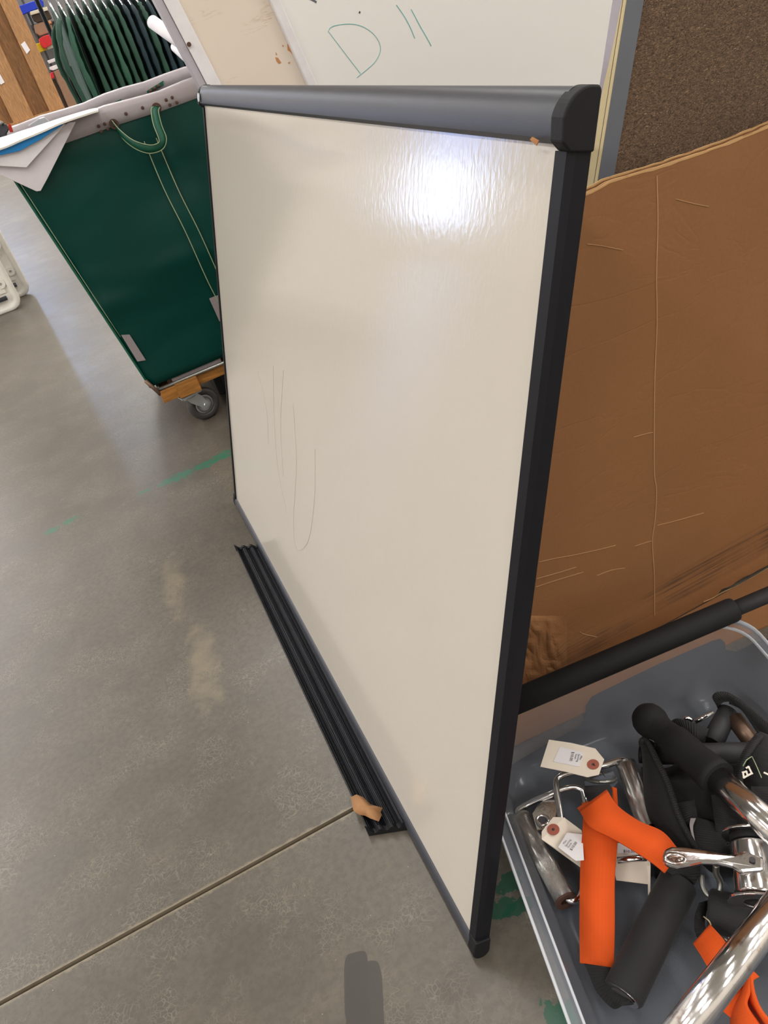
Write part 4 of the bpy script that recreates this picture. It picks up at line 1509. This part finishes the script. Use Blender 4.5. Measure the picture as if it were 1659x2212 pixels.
# --- black ankle cuffs and straps
AC = thing('ankle_cuff', 'large black padded strap hanging down left of the ball-end bar', 'gym strap', P(1440, 1740, .02))
Lp = smoothpath([P(1386, 1604, .085), P(1391, 1650, .08), P(1393, 1700, .07), P(1402, 1760, .06), P(1440, 1810, .055), P(1490, 1870, .05)], 6)
Rp = smoothpath([P(1396, 1598, .09), P(1418, 1640, .092), P(1442, 1690, .09), P(1466, 1760, .08), P(1492, 1815, .07), P(1530, 1858, .06)], 6)
MB().ribbon(Lp, Rp, .006).build('pad', 'black_cloth', AC, smooth=True)
MB().tube(smoothpath([P(1383, 1602, .092), P(1396, 1598, .094), P(1418, 1640, .096), P(1442, 1690, .094), P(1466, 1760, .084), P(1494, 1815, .074), P(1520, 1850, .066)], 8), .0035, 8).build('bound_edge', 'black_web', AC)
MB().ribbon([P(1380, 1600, .086), P(1400, 1598, .09), P(1415, 1606, .09)], [P(1381, 1612, .08), P(1400, 1608, .084), P(1413, 1616, .084)], .004).build('hook_tab', 'black_web', AC)
MB().ribbon([P(1410, 1603, .088), P(1419, 1607, .088)], [P(1408, 1607, .085), P(1417, 1611, .085)], .002).build('buckle_bar', 'chrome', AC)

AW = thing('webbing_strap', 'ribbed black webbing folded between the ball-end bar and handles', 'gym strap', P(1530, 1780, .02))
MB().ribbon(smoothpath([P(1440, 1566, .075), P(1462, 1552, .085), P(1500, 1562, .085), P(1530, 1574, .08)], 6), smoothpath([P(1452, 1590, .06), P(1480, 1590, .07), P(1500, 1606, .07), P(1520, 1608, .065)], 6), .004).build('web_fold', 'black_web', AW, smooth=True)
MB().ribbon(smoothpath([P(1462, 1738, .066), P(1470, 1760, .07), P(1480, 1785, .07)], 5), smoothpath([P(1500, 1730, .06), P(1504, 1750, .066), P(1506, 1765, .068)], 5), .004).build('web_fold', 'black_web', AW, smooth=True)
MB().ribbon(smoothpath([P(1495, 1765, .07), P(1492, 1800, .074), P(1502, 1835, .07), P(1540, 1862, .06)], 6), smoothpath([P(1540, 1778, .066), P(1560, 1810, .07), P(1580, 1840, .066), P(1590, 1860, .06)], 6), .004).build('web_fold', 'black_web', AW, smooth=True)
MB().ribbon(smoothpath([P(1535, 1690, .07), P(1540, 1740, .076), P(1548, 1800, .07), P(1560, 1840, .06)], 6), smoothpath([P(1590, 1720, .06), P(1592, 1760, .07), P(1590, 1800, .066), P(1585, 1830, .06)], 6), .004).build('web_fold', 'black_web', AW, smooth=True)
MB().ribbon(smoothpath([P(1492, 1768, .078), P(1490, 1785, .079), P(1499, 1820, .074)], 5), smoothpath([P(1503, 1768, .078), P(1497, 1788, .079), P(1502, 1820, .074)], 5), .001).build('label_tab', 'grey_patch', AW)
# crumpled body of straps below
m = MB()
nx, ny = 22, 22
vs = []
for j in range(ny + 1):
    for i in range(nx + 1):
        x, y = i / nx, j / ny
        px_, py_ = 1398 + 262 * x + 30 * (y - .5), 1640 + 240 * y
        hz = .012 + .05 * (math.sin(math.pi * min(max(x, .0), 1)) * math.sin(math.pi * y)) ** .5 + .008 * mnoise.noise(V(x * 7, y * 7, 0))
        q_ = P(px_, py_, .03)
        vs.append(V(q_.x, q_.y, hz))
m.add(vs, [(j * (nx + 1) + i, j * (nx + 1) + i + 1, (j + 1) * (nx + 1) + i + 1, (j + 1) * (nx + 1) + i) for j in range(ny) for i in range(nx)])
m.smooth = True
o = m.build('cuff_lining', 'black_cloth', AW)
o.modifiers.new('s', 'SOLIDIFY').thickness = .003

AC2 = thing('ankle_cuff', 'black strap with white lettering at the right edge under the chrome', 'gym strap', P(1620, 1690, .03))
MB().ribbon(smoothpath([P(1640, 1582, .115), P(1612, 1622, .11), P(1600, 1660, .10), P(1596, 1700, .092), P(1610, 1760, .085)], 6), smoothpath([P(1660, 1590, .11), P(1672, 1640, .115), P(1680, 1680, .11), P(1684, 1720, .10), P(1690, 1780, .09)], 6), .005).build('pad', 'black_cloth', AC2, smooth=True)
MB().ribbon(smoothpath([P(1634, 1584, .119), P(1606, 1622, .114), P(1592, 1660, .104), P(1586, 1700, .096), P(1606, 1740, .09)], 6), smoothpath([P(1650, 1590, .12), P(1624, 1625, .117), P(1606, 1660, .108), P(1606, 1700, .10), P(1622, 1745, .094)], 6), .003).build('bound_edge', 'black_web', AC2, smooth=True)
MB().ribbon([P(1622, 1700, .108), P(1628, 1740, .104)], [P(1668, 1700, .11), P(1675, 1750, .106)], .003).build('web_band', 'black_web', AC2)
ZL = .121


def letter(path, wpx_=1.9):
    p = [P(a, b, ZL) for a, b in path]
    for i in range(len(p) - 1):
        d = (p[i + 1] - p[i]).normalized()
        p[i] = p[i] + V(0, 0, .00015)
        sd = V(-d.y, d.x, 0) * (wpx_ * .00055)
        MB().plate([p[i] - d * .0012 - sd, p[i + 1] + d * .0012 - sd, p[i + 1] + d * .0012 + sd, p[i] - d * .0012 + sd], V(0, 0, .0006)).build('letter_stroke', 'white_ink', AC2)


letter([(1613, 1659), (1617, 1657), (1624, 1671), (1607, 1680), (1605, 1669), (1612, 1667), (1615, 1675)])
letter([(1652, 1670), (1665, 1676)])
for pth in ([(1624, 1634), (1612, 1642), (1605, 1655)], [(1624, 1634), (1632, 1650), (1645, 1680)]):
    MB().tube([P(a, b, ZL) for a, b in pth], .0006, 5).build('stitch_line', 'stitch', AC2)

# top strap loop with tubes
SL = thing('webbing_loop', 'black webbing loop threaded over the upright rubber tube at top right', 'gym strap', P(1600, 1540, .05))
MB().ribbon(smoothpath([P(1548, 1525, .07), P(1540, 1508, .088), P(1550, 1497, .095), P(1575, 1500, .095), P(1620, 1530, .092), P(1680, 1580, .09)], 7), smoothpath([P(1552, 1530, .065), P(1556, 1518, .075), P(1570, 1513, .082), P(1592, 1520, .082), P(1630, 1560, .08), P(1680, 1620, .08)], 7), .005).build('web', 'black_web', SL, smooth=True)
MB().ribbon(smoothpath([P(1575, 1518, .08), P(1600, 1530, .082), P(1625, 1565, .08), P(1648, 1600, .078)], 6), smoothpath([P(1590, 1522, .078), P(1615, 1540, .08), P(1640, 1575, .078), P(1655, 1595, .076)], 6), .003).build('web', 'black_web', SL, smooth=True)
o = MB().tube([P(1573, 1535, .068), P(1537, 1607, .062)], [.0125, .0145], 24).build('rubber_tube', 'rubber_grey')
tag(o, 'short dark grey rubber tube standing in the black webbing loop', 'gym grip')
o = MB().tube([P(1586, 1552, .068), P(1626, 1606, .064)], .0115, 24).build('steel_sleeve', 'rusty_steel')
tag(o, 'short brownish steel sleeve right of the dark rubber tube', 'gym grip')
TB3 = thing('rubber_bar', 'dark horizontal rubber bar behind the ball-end bar', 'gym bar', P(1500, 1628, .04))
MB().tube([P(1388, 1630, .064), P(1660, 1625, .066)], .0135, 24).build('bar_grip', 'rubber_grey', TB3)
MB().tube([P(1381, 1629, .064), P(1389, 1630, .064)], .0115, 20).build('end_plug', 'side_metal', TB3)
o = MB().tube([P(1500, 1560, .05), P(1540, 1540, .05)], .0035, 12).build('chrome_rod', 'chrome')
tag(o, 'thin bright chrome rod end above the ribbed webbing', 'gym attachment')
o = MB().tube(smoothpath([P(1476, 1556, .07), P(1484, 1551, .074), P(1495, 1556, .07)], 4), .003, 8).build('chrome_hook', 'chrome')
tag(o, 'small chrome hook just left of the thin chrome rod', 'gym attachment')
o = MB().tube([P(1334, 1859, .05), P(1400, 1852, .052)], .0042, 14).build('chrome_rod', 'chrome')
tag(o, 'chrome rod crossing the tag right of the orange strap', 'gym attachment')
# ring links under the arm
CH = thing('ring_link', 'dull steel ring pair hanging under the chrome bracket arm', 'gym attachment', P(1530, 1915, .05))
MB().tube(smoothpath([P(1515, 1890, .06), P(1518, 1915, .056), P(1528, 1932, .054), P(1540, 1936, .054), P(1546, 1925, .056)], 6), .0034, 10).build('link', 'steel', CH)
MB().tube(smoothpath([P(1547, 1868, .085), P(1547, 1885, .075), P(1556, 1905, .065), P(1555, 1925, .058), P(1548, 1940, .052)], 6), .0038, 10).build('link', 'steel', CH)
# clear packaging film in the tote
o = MB().ribbon(smoothpath([P(1500, 1850, .05), P(1530, 1880, .055), P(1560, 1900, .05), P(1590, 1940, .04)], 5), smoothpath([P(1490, 1900, .03), P(1520, 1930, .03), P(1560, 1950, .03), P(1580, 1960, .03)], 5), .0005).build('clear_film', 'clear_plastic')
tag(o, 'crumpled clear film under the chrome bracket in the tote', 'plastic film')

# ================================================================== BACKGROUND: white folded tables
for (Y, xr_, z0, zt, lb) in ((5.1, -.414, .0, .82, 'white plastic folding table on its side, rear one at the left edge'), (4.84, -.468, .0, .78, 'white plastic folding table on its side, front one at the left edge')):
    zb = z0 if Y > 5 else .0
    F = thing('folding_table', lb, 'table', (xr_ - .6, Y, 0))
    W_, Hh = 1.3, zt
    def rr(inset, rad, y_):
        pts_ = []
        x0_, x1_, a0_, a1_ = xr_ - W_ + inset, xr_ - inset, zb + inset, zt - inset
        for (cx_, cz_, st_) in ((x1_ - rad, a0_ + rad, -90), (x1_ - rad, a1_ - rad, 0), (x0_ + rad, a1_ - rad, 90), (x0_ + rad, a0_ + rad, 180)):
            for k in range(7):
                a = math.radians(st_ + 15 * k)
                pts_.append(V(cx_ + rad * math.cos(a), y_, cz_ + rad * math.sin(a)))
        return pts_
    lo_ = [rr(.0, .06, Y + .03), rr(0, .06, Y), rr(.006, .055, Y - .006), rr(.028, .04, Y - .006), rr(.034, .035, Y + .012)]
    m = loft(lo_, True)
    m.build('table_top', 'white_plastic', F)
    for k in range(5):
        zz_ = .10 + .15 * k
        MB().box(xr_ - 1.2, xr_ - .05, Y + .004, Y + .012, zz_, zz_ + .02).build('stiffening_rib', 'white_plastic', F)
        MB().disc(V(xr_ - .055, Y - .004, zz_ + .05), V(0, 1, 0), .024, .016, 16, .008).build('screw_boss', 'white_plastic', F)
    MB().tube([V(xr_ - .06, Y - .008, .075), V(xr_ - 1.2, Y - .008, .075)], .012, 12).build('folded_leg', 'rack_post', F)

# ================================================================== BACKGROUND: timber bay and shelving
YW = 12.5
bw = lambda px_, py_: atY(px_, py_, YW)
TBY = thing('timber_bay', 'tall timber-framed wooden bay with brown panels, far left background', 'shelving', (0, YW, 0))


def vslab(xa, xb, d0, d1, z0_, z1_, nm, mt, par):
    return MB().box(xa, xb, YW + d0, YW + d1, z0_, z1_).build(nm, mt, par)


p1l = (bw(0, 20).x + bw(114, 241).x) / 2
p1r = (bw(33, 0).x + bw(142, 233).x) / 2
p2r = (bw(0, 94).x + bw(75, 258).x) / 2
p2l = bw(18, 242).x
vslab(p1l, p1r, 0, .25, 0, 2.4, 'post', 'lumber', TBY)
vslab(p2l, p2r, 0, .25, 0, 2.4, 'post', 'lumber', TBY)
vslab(p2r, p1l, .12, .16, 0, 2.4, 'panel', 'ply', TBY)
vslab(p2l - .16, p2l, .12, .16, 0, 2.4, 'panel', 'ply', TBY)
vslab(p2l - .16, p1r, -.04, .2, .30, .60, 'bottom_board', 'lumber', TBY)
for q_ in ([(45, 96), (53, 89), (65, 108), (58, 117)], [(-4, 158), (0, 160), (10, 178), (2, 183), (-6, 172)]):
    pts_ = [bw(a, b) + V(0, -.01, 0) for a, b in q_]
    MB().plate(pts_, V(0, .008, 0)).build('paper_label', 'white_paper', TBY)

YS = 13.4
sw = lambda px_, py_: atY(px_, py_, YS)
SH = thing('store_shelf', 'grey metal shelving between timber bay and green garments, far back', 'shelving', (sw(100, 100).x, YS, 0))
xa = sw(40, 20).x
for xx in (xa, xa + .55, xa + 1.6):
    MB().box(xx, xx + .06, YS, YS + .05, 0, 2.6).build('upright', 'shelf_grey', SH)
    MB().box(xx + .08, xx + .11, YS, YS + .05, 0, 2.6).build('upright', 'rack_post', SH)
for zz_ in (.25, 1.0, 1.55):
    MB().box(xa, xa + 1.6, YS + .03, YS + .5, zz_, zz_ + .03).build('shelf_board', 'shelf_grey', SH)
MB().box(xa, xa + 1.6, YS + .5, YS + .53, 0, 2.6).build('back_panel', 'shelf_grey', SH)


def goods(px_list, name, mat, label, cat, d_=0.0, th=.12):
    pts_ = [atY(a, b, YS - .22 + d_) for a, b in px_list]
    tag(MB().plate(pts_, V(0, th, 0)).build(name, mat, None, bevel=.006), label, cat)


z4 = lambda a, b: (a / 7.373, b / 7.373)
goods([z4(*q_) for q_ in ((285, 100), (640, -20), (690, 20), (700, 95), (350, 240), (310, 180))], 'blue_bin', 'blue_box', 'bright blue bin on the far shelving, top left', 'bin')
goods([z4(*q_) for q_ in ((475, 185), (750, 105), (765, 165), (490, 245))], 'white_carton', 'cream_box', 'cream carton just below the blue bin on the far shelving', 'box')
goods([z4(*q_) for q_ in ((500, 250), (770, 170), (830, 290), (600, 360), (540, 330))], 'dark_carton', 'dark_goods', 'dark box under the cream carton on the far shelving', 'box', .02)
goods([z4(*q_) for q_ in ((735, 345), (800, 320), (830, 370), (750, 395))], 'tan_carton', 'bare_wood', 'small tan box left of the garments on the far shelving', 'box')
goods([z4(*q_) for q_ in ((540, 400), (720, 330), (830, 400), (840, 500), (640, 570), (570, 520))], 'dim_carton', 'brown_box', 'dull brown box between dark box and red bin', 'box', .03)
goods([z4(*q_) for q_ in ((620, 620), (700, 570), (820, 545), (850, 690), (740, 760), (700, 770), (640, 700))], 'red_bin', 'red_box', 'bright red bin on the far shelving', 'bin', -.05)
goods([z4(*q_) for q_ in ((535, 705), (640, 680), (750, 790), (610, 850), (560, 790))], 'yellow_bin', 'yellow_box', 'yellow bin left below the red bin', 'bin', .02)
goods([z4(*q_) for q_ in ((745, 735), (850, 700), (870, 750), (760, 790))], 'white_carton', 'cream_box', 'small white box under the red bin', 'box')
goods([z4(*q_) for q_ in ((755, 965), (1000, 880), (1010, 930), (785, 1015))], 'white_tray', 'white_paper', 'upper white tray above the brown panel on the far shelf', 'tray')
goods([z4(*q_) for q_ in ((785, 1070), (1030, 980), (1045, 1040), (850, 1125), (800, 1110))], 'white_tray', 'white_paper', 'lower white tray above the brown panel on the far shelf', 'tray')
_c = [atY(*z4(*q_), YS - .22) for q_ in ((850, 1140), (1060, 1060), (1280, 1640), (1090, 1730))]
tag(MB().plate([_c[0], _c[1], V(_c[2].x, _c[2].y, .002), V(_c[3].x, _c[3].y, .002)], V(0, .12, 0)).build('brown_carton', 'brown_box', None, bevel=.006), 'tall light brown carton left of the garments, under the white trays', 'box')
goods([z4(*q_) for q_ in ((800, 1170), (840, 1140), (870, 1240), (820, 1260))], 'red_carton', 'red_box', 'small red box left of the tall brown carton', 'box')
goods([z4(*q_) for q_ in ((820, 1270), (880, 1260), (1110, 1700), (1050, 1740))], 'dark_case', 'dark_goods', 'narrow dark case between timber post and brown carton', 'case', .05)

# ================================================================== BACKGROUND: garment rack
YG = 4.5
RK = thing('garment_rack', 'dark metal clothes rack carrying the row of green garments', 'clothes rack', (.65, YG, 0))
MB().tube([V(.22, YG, 1.43), V(1.25, YG, 1.43)], .014, 12).build('rail', 'chrome', RK)
for xx in (.27, 1.25):
    MB().tube([V(xx, YG + .3, 0.03), V(xx, YG + .3, 1.43), V(xx, YG, 1.43)], .011, 12).build('post', 'rack_post', RK)
    MB().tube([V(xx, YG - .25, .03), V(xx, YG + .35, .03)], .015, 12).build('foot', 'rack_post', RK)
MB().tube([V(.27, YG + .3, .15), V(1.25, YG + .3, .15)], .010, 12).build('stretcher', 'rack_post', RK)


def make_garment(seed, flare=0.0):
    rn = random.Random(seed)
    r = bpy.data.objects.new('hanging_garment', None)
    COL.objects.link(r)
    m_ = MB()
    rows = [(.0, .05, .006), (-.02, .10, .008), (-.06, .19, .009), (-.10, .225, .010), (-.2, .23, .010), (-.35, .235, .0105), (-.5, .24, .011), (-.66, .24, .0115), (-.8, .235, .012)]
    n_ = 20
    vs_ = []
    for j, (dz_, hy, tx) in enumerate(rows):
        for k in range(n_):
            a = 2 * math.pi * k / n_
            fold_ = 1 + .55 * math.sin(5 * a + seed) * min(1, j / 4)
            vs_.append(V(math.cos(a) * tx * fold_ + .006 * math.sin(j * .8) + .002 * math.sin(j + seed), math.sin(a) * hy, dz_ + rn.uniform(-.004, .004)))
    fs_ = [(j * n_ + k, j * n_ + (k + 1) % n_, (j + 1) * n_ + (k + 1) % n_, (j + 1) * n_ + k) for j in range(len(rows) - 1) for k in range(n_)]
    fs_ += [tuple(range(n_))[::-1]]
    m_.add(vs_, fs_)
    m_.smooth = True
    return r, m_


def sleeve(m_, sgn, seed, flare):
    rn = random.Random(seed + 5)
    p_ = smoothpath([V(0, sgn * .19, -.055), V(-flare * .5, sgn * .235, -.10), V(-flare, sgn * .262, -.2), V(-flare * .9, sgn * .27, -.32), V(-flare * .6, sgn * .262, -.5)], 4)
    m_.tube(p_, [.008 + .004 * min(1, i / 5) + rn.uniform(-.003, .003) for i in range(len(p_))], 8)
    return m_


ORD = 'first second third fourth fifth sixth seventh eighth ninth tenth eleventh twelfth thirteenth fourteenth fifteenth sixteenth seventeenth eighteenth nineteenth'.split()
gx = [.30 + .036 * i for i in range(19)]
kinds = []
for i, x in enumerate(gx):
    if i in (8, 9, 11, 12):
        mt = 'garment_teal'
    elif i in (1, 5, 14):
        mt = 'garment_mid'
    elif i >= 17:
        mt = 'garment_dark'
    else:
        mt = 'garment_green'
    r, bm_ = make_garment(i * 1.3)
    zt_ = 1.235 - .0035 * i + random.uniform(-.008, .008)
    r.location = (x, YG, zt_)
    if i == 0:
        lb, grp = 'leftmost hanging green garment, its sleeve bulging out to the left', 'garments on the rack'
    elif mt == 'garment_teal':
        lb, grp = 'dark teal garment, %s from the left in the hanging green row' % ORD[i], 'garments on the rack'
    elif mt == 'garment_dark':
        lb, grp = 'nearly black garment, %s from the left, right end of the hanging row' % ORD[i], 'garments on the rack'
    elif mt == 'garment_mid':
        lb, grp = 'lighter green garment, %s from the left in the hanging row' % ORD[i], 'garments on the rack'
    else:
        lb, grp = 'dark green garment, %s from the left in the hanging row' % ORD[i], 'garments on the rack'
    r['label'], r['category'] = lb, 'garment'
    if grp:
        r['group'] = grp
    off = V(*r.location)
    for p_ in bm_.v:
        p_ += off
    bm_.build('body', mt, r)
    fl_ = .055 if i == 0 else (.03 if i == 1 else .0)
    for sg in (-1, 1):
        sm_ = sleeve(MB(), sg, i, fl_)
        for p_ in sm_.v:
            p_ += off
        sm_.build('sleeve', mt, r)
    # hanger
    hg = thing('clothes_hanger', 'bright wire hanger holding the %s garment from the left' % ORD[i], 'hanger', (x, YG, zt_), 'wire hangers on the garment rack')
    hk = [V(x, YG, zt_ - .005), V(x, YG, zt_ + .05), V(x, YG - .004, 1.36), V(x, YG - .035, 1.40), V(x, YG - .028, 1.436), V(x, YG, 1.448), V(x, YG + .02, 1.435)]
    MB().tube(smoothpath(hk, 4), .0028, 7).build('hook', 'hanger_metal', hg)
    MB().tube([V(x, YG - .17, zt_ - .055), V(x, YG, zt_ + .04), V(x, YG + .17, zt_ - .055)], .0032, 7).build('shoulder_wire', 'hanger_metal', hg)
